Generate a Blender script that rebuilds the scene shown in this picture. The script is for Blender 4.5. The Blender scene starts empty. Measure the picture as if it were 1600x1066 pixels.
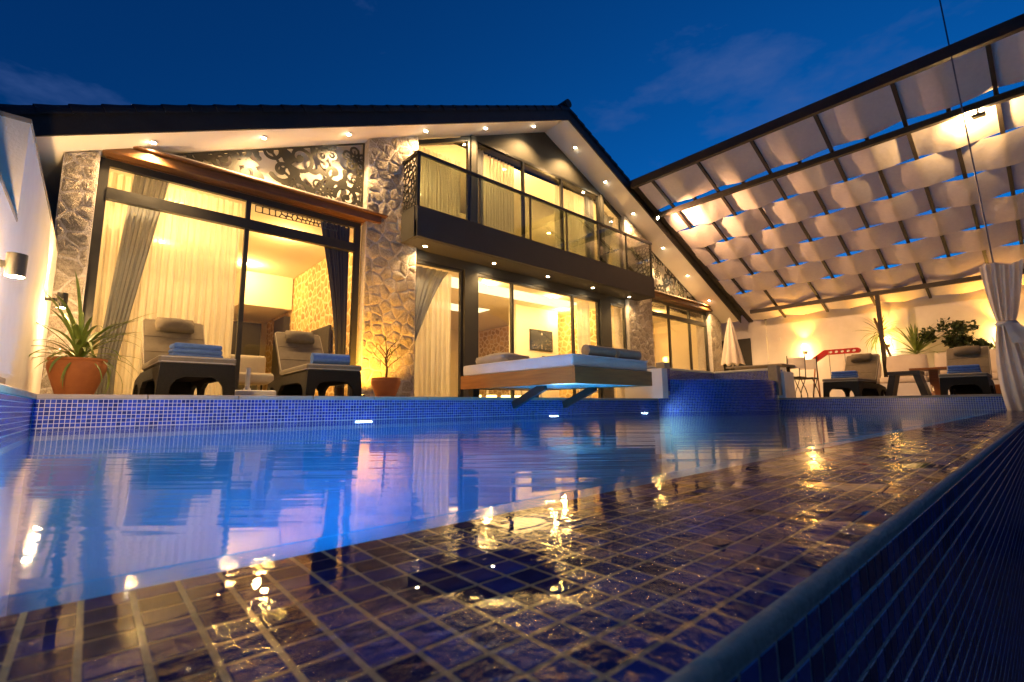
import bpy, bmesh, math, random
import numpy as np
from mathutils import Vector, Matrix
rnd = random.Random(7)
R = math.radians
S = bpy.context.scene
COL = S.collection

# ------------------------------------------------------------------ camera
EZ = -0.11
yaw, pitch, roll = R(41.51), R(7.873), R(-0.531)
ax = Vector((math.sin(yaw)*math.cos(pitch), math.cos(yaw)*math.cos(pitch), math.sin(pitch)))
rt = Vector((math.cos(yaw), -math.sin(yaw), 0)); up = rt.cross(ax)
r2 = rt*math.cos(roll) + up*math.sin(roll); u2 = -rt*math.sin(roll) + up*math.cos(roll)
cam = bpy.data.cameras.new('camera'); camo = bpy.data.objects.new('camera', cam); COL.objects.link(camo)
camo.matrix_world = Matrix(((r2.x, u2.x, -ax.x, 0), (r2.y, u2.y, -ax.y, 0), (r2.z, u2.z, -ax.z, EZ), (0, 0, 0, 1)))
cam.sensor_width = 36; cam.lens = 736.7/1600*36; cam.clip_start = 0.01; cam.clip_end = 3000
cam.dof.use_dof = True; cam.dof.focus_distance = 3.2; cam.dof.aperture_fstop = 9
S.camera = camo

# ------------------------------------------------------------------ world, sun, exposure
w = bpy.data.worlds.new('World'); S.world = w; w.use_nodes = True
nt = w.node_tree; nt.nodes.clear()
def wn(t, **k):
    n = nt.nodes.new(t)
    for a, b in k.items(): setattr(n, a, b)
    return n
sky = wn('ShaderNodeTexSky', sky_type='NISHITA', sun_disc=False, sun_elevation=R(-3.5), sun_rotation=R(78), ozone_density=6.0, air_density=1.0, dust_density=0.3)
tint = wn('ShaderNodeMixRGB', blend_type='MULTIPLY'); tint.inputs[0].default_value = 1; tint.inputs[2].default_value = (0.4, 17.6, 9.9, 1)
nt.links.new(sky.outputs[0], tint.inputs[1])
tc = wn('ShaderNodeTexCoord'); mp = wn('ShaderNodeMapping'); mp.inputs['Scale'].default_value = (1.3, 1.3, 3.2); mp.inputs['Rotation'].default_value = (0, R(-35), R(20)); mp.inputs['Location'].default_value = (7.632, 32.271, 33.539)
nz = wn('ShaderNodeTexNoise'); nz.inputs['Scale'].default_value = 2.2; nz.inputs['Detail'].default_value = 6; nz.inputs['Roughness'].default_value = .6
cr = wn('ShaderNodeValToRGB'); cr.color_ramp.elements[0].position = .54; cr.color_ramp.elements[1].position = .82
cr.color_ramp.elements[1].color = (.9, .9, .9, 1)
nt.links.new(tc.outputs['Generated'], mp.inputs[0]); nt.links.new(mp.outputs[0], nz.inputs[0]); nt.links.new(nz.outputs[0], cr.inputs[0])
cl = wn('ShaderNodeMixRGB'); cl.inputs[2].default_value = (.13, .25, .70, 1)
nt.links.new(cr.outputs[0], cl.inputs[0]); nt.links.new(tint.outputs[0], cl.inputs[1])
bg = wn('ShaderNodeBackground'); bg.inputs[1].default_value = 0.15
out = wn('ShaderNodeOutputWorld'); nt.links.new(cl.outputs[0], bg.inputs[0]); nt.links.new(bg.outputs[0], out.inputs[0])
sl = bpy.data.lights.new('sun', 'SUN'); sl.energy = 0.02; sl.angle = R(20); sl.color = (.6, .75, 1)
so = bpy.data.objects.new('sun', sl); COL.objects.link(so); so.rotation_euler = (R(80), 0, R(60))
S.view_settings.view_transform = 'Standard'; S.view_settings.look = 'None'; S.view_settings.gamma = 1; S.view_settings.exposure = 1.68
S.render.engine = 'CYCLES'
S.cycles.use_denoising = True
S.cycles.max_bounces = 10; S.cycles.transparent_max_bounces = 24; S.cycles.glossy_bounces = 5; S.cycles.diffuse_bounces = 4
S.cycles.sample_clamp_indirect = 6.0; S.cycles.sample_clamp_direct = 0
S.cycles.caustics_reflective = False; S.cycles.caustics_refractive = False

# ------------------------------------------------------------------ materials
def newmat(name):
    m = bpy.data.materials.new(name); m.use_nodes = True; t = m.node_tree; t.nodes.clear()
    o = t.nodes.new('ShaderNodeOutputMaterial')
    return m, t, o
def N(t, ty, **k):
    n = t.nodes.new(ty)
    for a, b in k.items(): setattr(n, a, b)
    return n
def c4(c): return (c[0], c[1], c[2], 1)
def pm(name, c1, c2=None, scale=8, rough=.6, bump=0, bscale=40, metal=0, stretch=(1, 1, 1), detail=5, coat=0, rvar=0, spec=.5, bdist=.01, rand=0):
    """principled with two-colour noise, noise bump and optional per-object variation"""
    m, t, o = newmat(name); L = t.links.new
    b = N(t, 'ShaderNodeBsdfPrincipled'); L(b.outputs[0], o.inputs[0])
    b.inputs['Roughness'].default_value = rough; b.inputs['Metallic'].default_value = metal
    b.inputs['Specular IOR Level'].default_value = spec; b.inputs['Coat Weight'].default_value = coat
    tc = N(t, 'ShaderNodeTexCoord'); mp = N(t, 'ShaderNodeMapping'); mp.inputs['Scale'].default_value = stretch
    L(tc.outputs['Object'], mp.inputs[0])
    if c2 is None: c2 = tuple(x*.8 for x in c1)
    nz = N(t, 'ShaderNodeTexNoise'); nz.inputs['Scale'].default_value = scale; nz.inputs['Detail'].default_value = detail; nz.inputs['Roughness'].default_value = .65
    L(mp.outputs[0], nz.inputs[0])
    rp = N(t, 'ShaderNodeValToRGB'); rp.color_ramp.elements[0].position = .32; rp.color_ramp.elements[1].position = .68
    rp.color_ramp.elements[0].color = c4(c1); rp.color_ramp.elements[1].color = c4(c2); L(nz.outputs[0], rp.inputs[0])
    src = rp.outputs[0]
    if rand:
        oi = N(t, 'ShaderNodeObjectInfo'); ge = N(t, 'ShaderNodeNewGeometry')
        ad = N(t, 'ShaderNodeMath', operation='ADD'); L(oi.outputs['Random'], ad.inputs[0]); L(ge.outputs['Random Per Island'], ad.inputs[1])
        fr = N(t, 'ShaderNodeMath', operation='FRACT'); L(ad.outputs[0], fr.inputs[0])
        mr = N(t, 'ShaderNodeMapRange'); mr.inputs['To Min'].default_value = 1-rand; mr.inputs['To Max'].default_value = 1+rand; L(fr.outputs[0], mr.inputs[0])
        hs = N(t, 'ShaderNodeHueSaturation'); L(mr.outputs[0], hs.inputs['Value']); L(src, hs.inputs['Color']); src = hs.outputs[0]
    L(src, b.inputs['Base Color'])
    if rvar:
        m2 = N(t, 'ShaderNodeMapRange'); m2.inputs['To Min'].default_value = max(0, rough-rvar); m2.inputs['To Max'].default_value = rough+rvar
        L(nz.outputs[0], m2.inputs[0]); L(m2.outputs[0], b.inputs['Roughness'])
    if bump:
        n2 = N(t, 'ShaderNodeTexNoise'); n2.inputs['Scale'].default_value = bscale; n2.inputs['Detail'].default_value = 6; L(mp.outputs[0], n2.inputs[0])
        bp = N(t, 'ShaderNodeBump'); bp.inputs['Strength'].default_value = bump; bp.inputs['Distance'].default_value = bdist
        L(n2.outputs[0], bp.inputs['Height']); L(bp.outputs[0], b.inputs['Normal'])
    return m
def emis(name, col, st):
    m, t, o = newmat(name); e = N(t, 'ShaderNodeEmission'); e.inputs[0].default_value = c4(col); e.inputs[1].default_value = st
    t.links.new(e.outputs[0], o.inputs[0]); return m
def cloth(name, col, trans=.5, see=.1, fold=30, bump=.3):
    m, t, o = newmat(name); L = t.links.new
    d = N(t, 'ShaderNodeBsdfDiffuse'); tr = N(t, 'ShaderNodeBsdfTranslucent'); tp = N(t, 'ShaderNodeBsdfTransparent')
    tc = N(t, 'ShaderNodeTexCoord'); nz = N(t, 'ShaderNodeTexNoise'); nz.inputs['Scale'].default_value = fold; nz.inputs['Detail'].default_value = 5
    L(tc.outputs['Object'], nz.inputs[0])
    mx = N(t, 'ShaderNodeMixRGB'); mx.inputs[1].default_value = c4(col); mx.inputs[2].default_value = c4([x*.82 for x in col]); L(nz.outputs[0], mx.inputs[0])
    for q in (d, tr): L(mx.outputs[0], q.inputs[0])
    bp = N(t, 'ShaderNodeBump'); bp.inputs['Strength'].default_value = bump; bp.inputs['Distance'].default_value = .01; L(nz.outputs[0], bp.inputs['Height'])
    for q in (d, tr): L(bp.outputs[0], q.inputs['Normal'])
    a = N(t, 'ShaderNodeMixShader'); a.inputs[0].default_value = trans; L(d.outputs[0], a.inputs[1]); L(tr.outputs[0], a.inputs[2])
    b = N(t, 'ShaderNodeMixShader'); b.inputs[0].default_value = see; L(a.outputs[0], b.inputs[1]); L(tp.outputs[0], b.inputs[2])
    L(b.outputs[0], o.inputs[0]); return m
def clear(name, tintc=(1, 1, 1), ior=1.5, rough=0.0, boost=1.0, bumps=(), turn=0):
    """thin clear sheet: straight-through transmission plus a Fresnel mirror; bumps = (scale vec, scale, strength, distance)"""
    m, t, o = newmat(name); L = t.links.new
    tp = N(t, 'ShaderNodeBsdfTransparent'); tp.inputs[0].default_value = c4(tintc)
    gl = N(t, 'ShaderNodeBsdfGlossy'); gl.inputs['Roughness'].default_value = rough
    fr = N(t, 'ShaderNodeFresnel'); ge = N(t, 'ShaderNodeNewGeometry')   # same Fresnel curve from both sides of the sheet
    mi = N(t, 'ShaderNodeMapRange'); mi.inputs['To Min'].default_value = ior; mi.inputs['To Max'].default_value = 1/ior
    L(ge.outputs['Backfacing'], mi.inputs[0]); L(mi.outputs[0], fr.inputs[0])
    prev = None
    if bumps:
        tc = N(t, 'ShaderNodeTexCoord')
        for sv, sc, st, di, *mk in bumps:
            mp = N(t, 'ShaderNodeMapping'); mp.inputs['Scale'].default_value = sv; vr = N(t, 'ShaderNodeVectorRotate', rotation_type='Z_AXIS'); vr.inputs['Angle'].default_value = R(turn); L(tc.outputs['Object'], vr.inputs[0]); L(vr.outputs[0], mp.inputs[0])
            nz = N(t, 'ShaderNodeTexNoise'); nz.inputs['Scale'].default_value = sc; nz.inputs['Detail'].default_value = 3; nz.inputs['Roughness'].default_value = .5; L(mp.outputs[0], nz.inputs[0])
            bp = N(t, 'ShaderNodeBump'); bp.inputs['Strength'].default_value = st; bp.inputs['Distance'].default_value = di; L(nz.outputs[0], bp.inputs['Height'])
            if mk:   # ripples only in patches
                n3 = N(t, 'ShaderNodeTexNoise'); n3.inputs['Scale'].default_value = mk[0]; L(tc.outputs['Object'], n3.inputs[0]); sp = N(t, 'ShaderNodeSeparateXYZ'); L(tc.outputs['Object'], sp.inputs[0])
                r3 = N(t, 'ShaderNodeMapRange'); r3.inputs['From Min'].default_value = .40; r3.inputs['From Max'].default_value = .60; L(n3.outputs[0], r3.inputs[0])
                r4 = N(t, 'ShaderNodeMapRange'); r4.inputs['From Min'].default_value = .33; r4.inputs['From Max'].default_value = .21; r4.inputs['To Min'].default_value = .12; L(sp.outputs[1], r4.inputs[0])   # livelier towards the spill lip
                m4 = N(t, 'ShaderNodeMath', operation='MULTIPLY'); L(r4.outputs[0], m4.inputs[0]); L(r3.outputs[0], m4.inputs[1])
                m3 = N(t, 'ShaderNodeMath', operation='MULTIPLY'); L(nz.outputs[0], m3.inputs[0]); L(m4.outputs[0], m3.inputs[1]); L(m3.outputs[0], bp.inputs['Height'])
            if prev: L(prev.outputs[0], bp.inputs['Normal'])
            prev = bp
        L(prev.outputs[0], gl.inputs['Normal']); L(prev.outputs[0], fr.inputs['Normal'])
    mu = N(t, 'ShaderNodeMath', operation='MULTIPLY'); mu.use_clamp = True; mu.inputs[1].default_value = boost; L(fr.outputs[0], mu.inputs[0])
    mx = N(t, 'ShaderNodeMixShader'); L(mu.outputs[0], mx.inputs[0]); L(tp.outputs[0], mx.inputs[1]); L(gl.outputs[0], mx.inputs[2])
    L(mx.outputs[0], o.inputs[0]); return m

M = {}
M['tile'] = pm('mosaic_glass_tile', (.006, .012, .10), (.012, .022, .17), 30, .5, 0, 60, rand=.6, spec=0)
M['tile_side'] = pm('wet_mosaic_tile', (.008, .026, .15), (.014, .045, .22), 30, .25, .2, 60, rand=.5, bdist=.002)
M['grout_side'] = pm('wet_grout', (.20, .27, .32), (.14, .20, .25), 30, .7, .4, 120)
M['tile_pool'] = pm('pool_wall_tile', (.012, .030, .22), (.022, .05, .31), 6, .18, .12, 60, rand=.45, bdist=.002)
M['tile_spa'] = pm('spa_wall_tile', (.018, .032, .30), (.03, .05, .42), 6, .15, .12, 60, rand=.4, bdist=.002)
M['tile_under'] = pm('underwater_tile', (.004, .185, .44), (.006, .225, .50), 3, .5, 0)
M['grout'] = pm('pale_grout', (.56, .55, .56), (.46, .45, .47), 20, .9, .3, 120)
M['grout_weir'] = pm('weir_grout', (.26, .22, .18), (.16, .135, .11), 60, .8, .3, 120)
M['trim'] = pm('grout_edge_trim', (.13, .19, .24), (.09, .14, .18), 25, .7, .5, 60)
M['coping'] = pm('coping_stone', (.30, .25, .20), (.20, .17, .14), 5, .7, .4, 50)
M['deck'] = pm('deck_stone', (.30, .26, .22), (.22, .19, .16), 4, .7, .3, 40)
M['ground'] = pm('ground_earth', (.05, .05, .04), (.03, .035, .025), .5, .95, .5, 5)
M['plaster'] = pm('white_plaster', (.72, .68, .64), (.64, .60, .56), 2.5, .9, .25, 60)
M['soffit'] = pm('soffit_paint', (.80, .76, .70), (.76, .72, .66), 2, .75, .05, 60)
M['stone'] = pm('rubble_limestone', (.62, .55, .48), (.33, .28, .235), 32, .95, 1.0, 90, rand=.2, bdist=.05)
M['mortar'] = pm('lime_mortar', (.64, .59, .56), (.47, .42, .40), 20, .95, 1.0, 60, bdist=.03)
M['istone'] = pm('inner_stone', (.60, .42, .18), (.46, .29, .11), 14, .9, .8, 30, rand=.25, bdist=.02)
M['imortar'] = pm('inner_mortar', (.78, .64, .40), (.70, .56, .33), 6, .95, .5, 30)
M['iwall'] = pm('inner_wall_paint', (.78, .70, .56), (.74, .66, .52), 2, .9, .03)
M['iceil'] = pm('inner_ceiling_paint', (.82, .76, .64), (.80, .74, .62), 2, .9, .02)
M['ifloor'] = pm('inner_floor', (.35, .27, .18), (.28, .21, .14), 3, .35, .05)
M['black'] = pm('black_frame_metal', (.018, .018, .017), (.026, .025, .024), 9, .38, .1, 90, rvar=.1)
M['gablepaint'] = pm('charcoal_render', (.055, .052, .045), (.045, .043, .038), 3, .75, .3, 90)
M['fascia'] = pm('balcony_charcoal', (.032, .031, .033), (.026, .025, .027), 3, .65, .25, 90)
M['roof'] = pm('black_roof_tile', (.012, .011, .010), (.022, .020, .018), 6, .5, .3, 40, rand=.25)
M['fret'] = pm('dark_fretwork_metal', (.024, .022, .016), (.016, .015, .011), 6, .45, .1, 60)
M['wood'] = pm('varnished_teak', (.17, .072, .020), (.085, .034, .010), 3.5, .42, .25, 20, stretch=(.6, 8, 8), coat=.25)
M['bedwood'] = pm('daybed_teak', (.34, .125, .03), (.20, .070, .016), 3.5, .45, .25, 20, stretch=(.6, 8, 8), coat=.15)
M['woody'] = pm('teak_along_y', (.34, .13, .03), (.21, .072, .016), 3.5, .45, .25, 20, stretch=(8, .6, 8), coat=.2)
M['pergola'] = pm('dark_pergola_timber', (.030, .022, .016), (.018, .013, .010), 4, .6, .3, 20, stretch=(1, 5, 5))
M['fabric'] = cloth('cream_shade_fabric', (.80, .71, .62), .25, .0, 16, .35)
M['sheer'] = cloth('sheer_curtain', (.88, .85, .78), .55, .10, 5, .05)
M['drape'] = cloth('grey_drape', (.36, .37, .42), .5, .06, 7, .1)
M['ddrape'] = cloth('dark_drape', (.045, .045, .06), .1, .0, 7, .1)
M['wdrape'] = cloth('white_outdoor_drape', (.78, .70, .60), .25, .0, 10, .3)
M['rattan'] = pm('dark_resin_wicker', (.005, .004, .003), (.012, .010, .007), 60, .65, 1.0, 130, bdist=.006, spec=.25)
M['taupe'] = pm('taupe_cushion', (.175, .140, .092), (.135, .108, .070), 14, .9, .8, 110, bdist=.005)
M['piping'] = pm('cushion_piping', (.40, .35, .27), (.34, .3, .22), 20, .9)
M['towel'] = pm('blue_towel', (.10, .20, .50), (.07, .15, .42), 25, .95, .8, 220, bdist=.004)
M['terra'] = pm('terracotta', (.47, .17, .055), (.36, .12, .04), 5, .75, .3, 60)
M['soil'] = pm('soil', (.05, .035, .02), (.03, .02, .012), 20, 1, .8, 60)
M['leaf'] = pm('strap_leaf', (.20, .26, .05), (.10, .16, .03), 10, .45, .1, 60, rand=.3)
M['leafd'] = pm('dark_bush_leaf', (.035, .06, .015), (.02, .04, .01), 10, .5, .1, 60, rand=.35)
M['bark'] = pm('bark', (.16, .11, .06), (.09, .06, .035), 14, .9, .8, 50)
M['whitep'] = pm('white_plastic', (.72, .70, .66), (.66, .64, .60), 4, .5)
M['mattress'] = pm('white_mattress_cover', (.58, .56, .56), (.52, .50, .51), 5, .9, .35, 60)
M['grey'] = pm('grey_bolster', (.36, .31, .26), (.30, .26, .215), 9, .95, .4, 120)
M['cream'] = pm('cream_sofa_fabric', (.70, .62, .52), (.64, .56, .46), 6, .95, .4, 90)
M['red'] = pm('red_plastic', (.62, .03, .02), (.52, .02, .015), 5, .4)
M['dark'] = pm('dark_stained_wood', (.028, .024, .02), (.016, .014, .012), 5, .5, .2, 30)
M['glass'] = clear('window_glass', (.97, .985, .96), 1.5, 0.0, 1.0)
M['rglass'] = clear('railing_glass', (.55, .58, .52), 1.5, 0.0, 1.3)
M['water'] = clear('pool_water_surface', (.70, .92, 1.0), 1.333, .058, 1.0, (((.22, 2.0, 1), 2.6, .30, .012), ((.35, 2.2, 1), 9, .16, .004)), turn=41.5)
M['film'] = clear('water_film', (.86, .88, .90), 1.333, .003, .78, (((1, 1.6, 1), 6, .05, .010), ((1, 1.4, 1), 78, 1.0, .0058, 9.0)))
M['lamp'] = emis('lamp_face', (1, .82, .52), 90)
M['lampy'] = emis('amber_lamp_face', (1, .58, .10), 22)
M['lampw'] = emis('pool_lamp_face', (.75, .92, 1), 25)
M['cove'] = emis('cove_light', (1, .76, .40), .75)
M['strip'] = emis('led_strip', (1, .66, .16), 3)
M['picture'] = pm('picture_print', (.015, .022, .05), (.05, .065, .10), 5, .5)
M['steel'] = pm('steel_cable', (.25, .25, .26), (.2, .2, .2), 20, .35, metal=1)

# ------------------------------------------------------------------ mesh helpers
class MB:
    def __init__(s): s.v = []; s.f = []
    def add(s, vs, fs):
        o = len(s.v); s.v += [tuple(map(float, p)) for p in vs]; s.f += [tuple(o+i for i in f) for f in fs]; return s
    def box(s, x0, x1, y0, y1, z0, z1):
        return s.add([(x0, y0, z0), (x1, y0, z0), (x1, y1, z0), (x0, y1, z0), (x0, y0, z1), (x1, y0, z1), (x1, y1, z1), (x0, y1, z1)],
                     [(0, 3, 2, 1), (4, 5, 6, 7), (0, 1, 5, 4), (1, 2, 6, 5), (2, 3, 7, 6), (3, 0, 4, 7)])
    def bar(s, a, b, wd, ht, upv=(0, 0, 1)):
        a = Vector(a); b = Vector(b); d = (b-a).normalized(); u = Vector(upv); sd = d.cross(u)
        if sd.length < 1e-4: sd = d.cross(Vector((1, 0, 0)))
        sd.normalize(); u = sd.cross(d); sd *= wd/2; u *= ht/2
        vs = [p+i*sd+j*u for p in (a, b) for i, j in ((-1, -1), (1, -1), (1, 1), (-1, 1))]
        return s.add(vs, [(3, 2, 1, 0), (4, 5, 6, 7), (0, 1, 5, 4), (1, 2, 6, 5), (2, 3, 7, 6), (3, 0, 4, 7)])
    def tube(s, pts, r, n=8, cap=True):
        pts = [Vector(p) for p in pts]; m = len(pts); rs = r if hasattr(r, '__len__') else [r]*m
        rings = []; prev = None
        for i, p in enumerate(pts):
            d = (pts[min(i+1, m-1)]-pts[max(i-1, 0)]).normalized()
            ref = Vector((0, 0, 1)) if abs(d.z) < .95 else Vector((1, 0, 0))
            if prev is None: a = d.cross(ref).normalized()
            else: a = (prev - d*prev.dot(d)).normalized()
            prev = a; b = d.cross(a)
            rings.append([p+(a*math.cos(2*math.pi*k/n)+b*math.sin(2*math.pi*k/n))*rs[i] for k in range(n)])
        vs = [q for g in rings for q in g]; fs = []
        for i in range(m-1):
            for k in range(n): fs.append((i*n+k, i*n+(k+1) % n, (i+1)*n+(k+1) % n, (i+1)*n+k))
        if cap: fs.append(tuple(range(n-1, -1, -1))); fs.append(tuple((m-1)*n+k for k in range(n)))
        return s.add(vs, fs)
    def lathe(s, prof, c=(0, 0, 0), n=28):
        vs = []; fs = []; m = len(prof)
        for r, z in prof:
            for k in range(n):
                a = 2*math.pi*k/n; vs.append((c[0]+r*math.cos(a), c[1]+r*math.sin(a), c[2]+z))
        for i in range(m-1):
            for k in range(n): fs.append((i*n+k, i*n+(k+1) % n, (i+1)*n+(k+1) % n, (i+1)*n+k))
        fs.append(tuple(range(n-1, -1, -1))); fs.append(tuple((m-1)*n+k for k in range(n)))
        return s.add(vs, fs)
    def prism(s, poly, axis, a, b):
        """poly: 2D outline; extruded along axis ('x','y','z') from a to b"""
        def P(u, v, t): return {'x': (t, u, v), 'y': (u, t, v), 'z': (u, v, t)}[axis]
        n = len(poly); vs = [P(u, v, a) for u, v in poly]+[P(u, v, b) for u, v in poly]
        fs = [tuple(range(n)), tuple(range(2*n-1, n-1, -1))]+[(i, i+n, (i+1) % n+n, (i+1) % n) for i in range(n)]
        return s.add(vs, fs)
    def rbox(s, c, size, r=.02, seg=3, rot=None, puff=0):
        bm = bmesh.new(); bmesh.ops.create_cube(bm, size=1)
        for v in bm.verts: v.co = Vector((v.co.x*size[0], v.co.y*size[1], v.co.z*size[2]))
        if puff: bmesh.ops.subdivide_edges(bm, edges=bm.edges[:], cuts=5, use_grid_fill=True)
        if not puff: bmesh.ops.bevel(bm, geom=bm.edges[:], offset=min(r, min(size)*.49), segments=seg, profile=.5, affect='EDGES')
        else:
            for v in bm.verts:
                x, y, z = v.co.x/size[0]*2, v.co.y/size[1]*2, v.co.z/size[2]*2
                k = 1+puff*((1-x*x)*(1-y*y))-puff*.5
                v.co.z *= k
                e = 1-.06*(abs(x*y))
                v.co.x *= e*(1-.04*abs(z)); v.co.y *= e*(1-.04*abs(z))
        mx = Matrix.Translation(Vector(c)) @ (rot.to_4x4() if rot else Matrix())
        bm.verts.ensure_lookup_table()
        vs = [mx @ v.co for v in bm.verts]; fs = [tuple(v.index for v in f.verts) for f in bm.faces]
        bm.free(); return s.add(vs, fs)
    def sheet(s, fn, nu, nv):
        vs = [fn(i/nu, j/nv) for j in range(nv+1) for i in range(nu+1)]
        fs = [(j*(nu+1)+i, j*(nu+1)+i+1, (j+1)*(nu+1)+i+1, (j+1)*(nu+1)+i) for j in range(nv) for i in range(nu)]
        return s.add(vs, fs)
    def build(s, name, mat, parent=None, smooth=False, fix=True, angle=None):
        me = bpy.data.meshes.new(name)
        off = parent_loc(parent)
        me.from_pydata([(x-off[0], y-off[1], z-off[2]) for x, y, z in s.v], [], s.f)
        if fix:
            bm = bmesh.new(); bm.from_mesh(me); bmesh.ops.recalc_face_normals(bm, faces=bm.faces[:]); bm.to_mesh(me); bm.free()
        if smooth:
            me.polygons.foreach_set('use_smooth', [True]*len(me.polygons))
            if angle: me.set_sharp_from_angle(angle=R(angle))
        me.materials.append(M[mat]); me.update()
        o = bpy.data.objects.new(name, me); COL.objects.link(o)
        if parent: o.parent = parent
        return o
def parent_loc(p):
    l = Vector((0, 0, 0))
    while p is not None:
        l += p.location; p = p.parent
    return l
def tag(o, label=None, cat=None, group=None, kind=None):
    if label: o['label'] = label
    if cat: o['category'] = cat
    if group: o['group'] = group
    if kind: o['kind'] = kind
    return o
def thing(name, label, cat, loc=(0, 0, 0), group=None):
    o = bpy.data.objects.new(name, None); COL.objects.link(o); o.location = loc; o.empty_display_size = .1
    return tag(o, label, cat, group)
def struct(mb, name, mat, **k): return tag(mb.build(name, mat, **k), kind='structure')
def B(*a): return MB().box(*a)
def copy_tree(o, parent=None):
    c = o.copy(); COL.objects.link(c); c.parent = parent
    for ch in list(o.children): copy_tree(ch, c)
    return c
def lamp(name, ty, loc, energy, col, parent=None, size=.03, to=None, spot=None, blend=.5):
    l = bpy.data.lights.new(name, ty); l.energy = energy; l.color = col
    if ty in ('POINT', 'SPOT'): l.shadow_soft_size = size
    if ty == 'SPOT': l.spot_size = R(spot); l.spot_blend = blend
    if ty == 'AREA': l.shape = 'DISK' if not hasattr(size, '__len__') else 'RECTANGLE'
    if ty == 'AREA':
        if hasattr(size, '__len__'): l.size, l.size_y = size
        else: l.size = size
    o = bpy.data.objects.new(name, l); COL.objects.link(o)
    off = parent_loc(parent); o.location = Vector(loc)-off
    if to is not None:
        o.rotation_euler = (Vector(to)-Vector(loc)).to_track_quat('-Z', 'Y').to_euler()
    if parent: o.parent = parent
    return o
WARM = (1, .60, .235); AMB = (1, .36, .035); SOFT = (1, .56, .17)

# ------------------------------------------------------------------ pool, weir, spa, deck
T = .027
PX0, PX1, PY1 = (4.203-15)*T, (4.203+359)*T, 4.46
WY0, WY1 = 4.753*T, 16.753*T
WZ, TZ = -.227, -.238
def tile_block(us, vs_, fn, sz=.0235, h=.0007, keep=None):
    """raised mosaic tiles; fn(u, v, n) maps wall coordinates to a point"""
    mb = MB(); k = sz/2; c = k-.0006
    for u in us:
        for v in vs_:
            if keep and not keep(u, v): continue
            o = len(mb.v)
            for (a, n) in ((k, 0), (c, h)):
                mb.v += [fn(u-a, v-a, n), fn(u+a, v-a, n), fn(u+a, v+a, n), fn(u-a, v+a, n)]
            mb.f += [(o+4, o+5, o+6, o+7)]+[(o+i, o+(i+1) % 4, o+4+(i+1) % 4, o+4+i) for i in range(4)]
    return mb
struct(MB().add([(-900, -900, -2.2), (900, -900, -2.2), (900, 900, -2.2), (-900, 900, -2.2)], [(0, 1, 2, 3)]), 'ground', 'ground')
pool = struct(MB().box(PX0-.25, PX1+.25, PY1+.0, PY1+.25, -1.7, -.31).box(PX1, PX1+.25, WY0+.2, PY1, -1.7, -.31).box(PX0-.25, PX0, WY0+.2, PY1, -1.7, -.31)
              .box(PX0, PX1, WY1-.02, PY1, -1.7, -1.5), 'pool_basin', 'tile_under')
gw = MB().box(PX0-.25, PX1+.25, PY1+.001, PY1+.25, -.31, -.035).box(PX1+.001, PX1+.25, -.6, PY1, -.31, -.035).box(PX0-.25, PX0-.001, -3, PY1, -.31, -.035)
gw.build('wall_grout', 'grout', pool)
nF = 374
rows = [-.035-.0145-T*i for i in range(9)]
tb = tile_block([PX0+T*(i+.5) for i in range(nF)], rows, lambda u, v, n: (u, PY1-n, v), keep=lambda u, v: not (u > 7.32)); tag(tb.build('tile_field', 'tile_pool', pool, fix=False), kind='stuff')
tb = tile_block([PY1-T*(i+.5) for i in range(166)], rows, lambda u, v, n: (PX1-n, u, v), keep=lambda u, v: u < 3.44); tag(tb.build('tile_field', 'tile_pool', pool, fix=False), kind='stuff')
tb = tile_block([PY1-T*(i+.5) for i in range(230)], rows, lambda u, v, n: (PX0+n, u, v)); tag(tb.build('tile_field', 'tile_pool', pool, fix=False), kind='stuff')

# deck, terrace
deck = struct(MB().box(-.42, 7.3, PY1+.32, 7.25, -1.9, -.001).box(7.3, 17, PY1+.25, 7.25, -1.9, -.001).box(PX1+.32, 16.4, -2.5, PY1+.25, -1.9, -.001), 'pool_deck', 'deck')
x = PX0
while x < 7.25:
    l = min(.6, 7.27-x)
    MB().rbox((x+l/2, PY1+.155, -.0175), (l-.006, .33, .035), .004, 2).build('coping_stone', 'coping', deck); x += .6
y = 3.42
while y > -.5:
    MB().rbox((PX1+.155, y-.3, -.0175), (.33, .594, .035), .004, 2).build('coping_stone', 'coping', deck); y -= .6
y = PY1+.3
while y > -2:
    MB().rbox((PX0-.063, y-.3, -.0175), (.15, .594, .035), .004, 2).build('coping_stone', 'coping', deck); y -= .6

# weir: infinity edge
weir = struct(MB().box(PX0-.2, PX1, WY0+.001, WY1, -1.9, TZ-.0006), 'infinity_edge', 'grout_weir')
MB().box(PX0-.2, PX1, WY0+.0002, WY0+.0009, -1.88, TZ-.0145).build('side_grout', 'grout_side', weir)
cols = [(4.203+i+.5)*T for i in range(-15, 359)]
wrows = [(4.753+j+.5)*T for j in range(12)]
srows = [TZ-.0155-T*(j+.5) for j in range(34)]
cand = []
a_, r_, u_ = ax, r2, u2
def scr(P):
    d = P-Vector((0, 0, EZ)); z = d.dot(a_)
    if z < .02: return None
    return (800+736.7*d.dot(r_)/z, 533-736.7*d.dot(u_)/z, z)
for u in cols:
    for v in wrows: cand.append(('t', u, v, Vector((u, v, TZ)), Vector((0, 0, 1))))
    for v in srows: cand.append(('s', u, v, Vector((u, WY0, v)), Vector((0, -1, 0))))
sc_ = []
for c in cand:
    q = scr(c[3])
    if q is None or not (-60 < q[0] < 1660 and -60 < q[1] < 1130): continue
    vd = (Vector((0, 0, EZ))-c[3]); sc_.append((vd.normalized().dot(c[4])/vd.length_squared, c))
sc_.sort(key=lambda q: -q[0])
single = set((c[0], c[1], c[2]) for _, c in sc_[:300])
tb = tile_block(cols, wrows, lambda u, v, n: (u, v, TZ-.0006+n), keep=lambda u, v: ('t', u, v) not in single)
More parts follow.
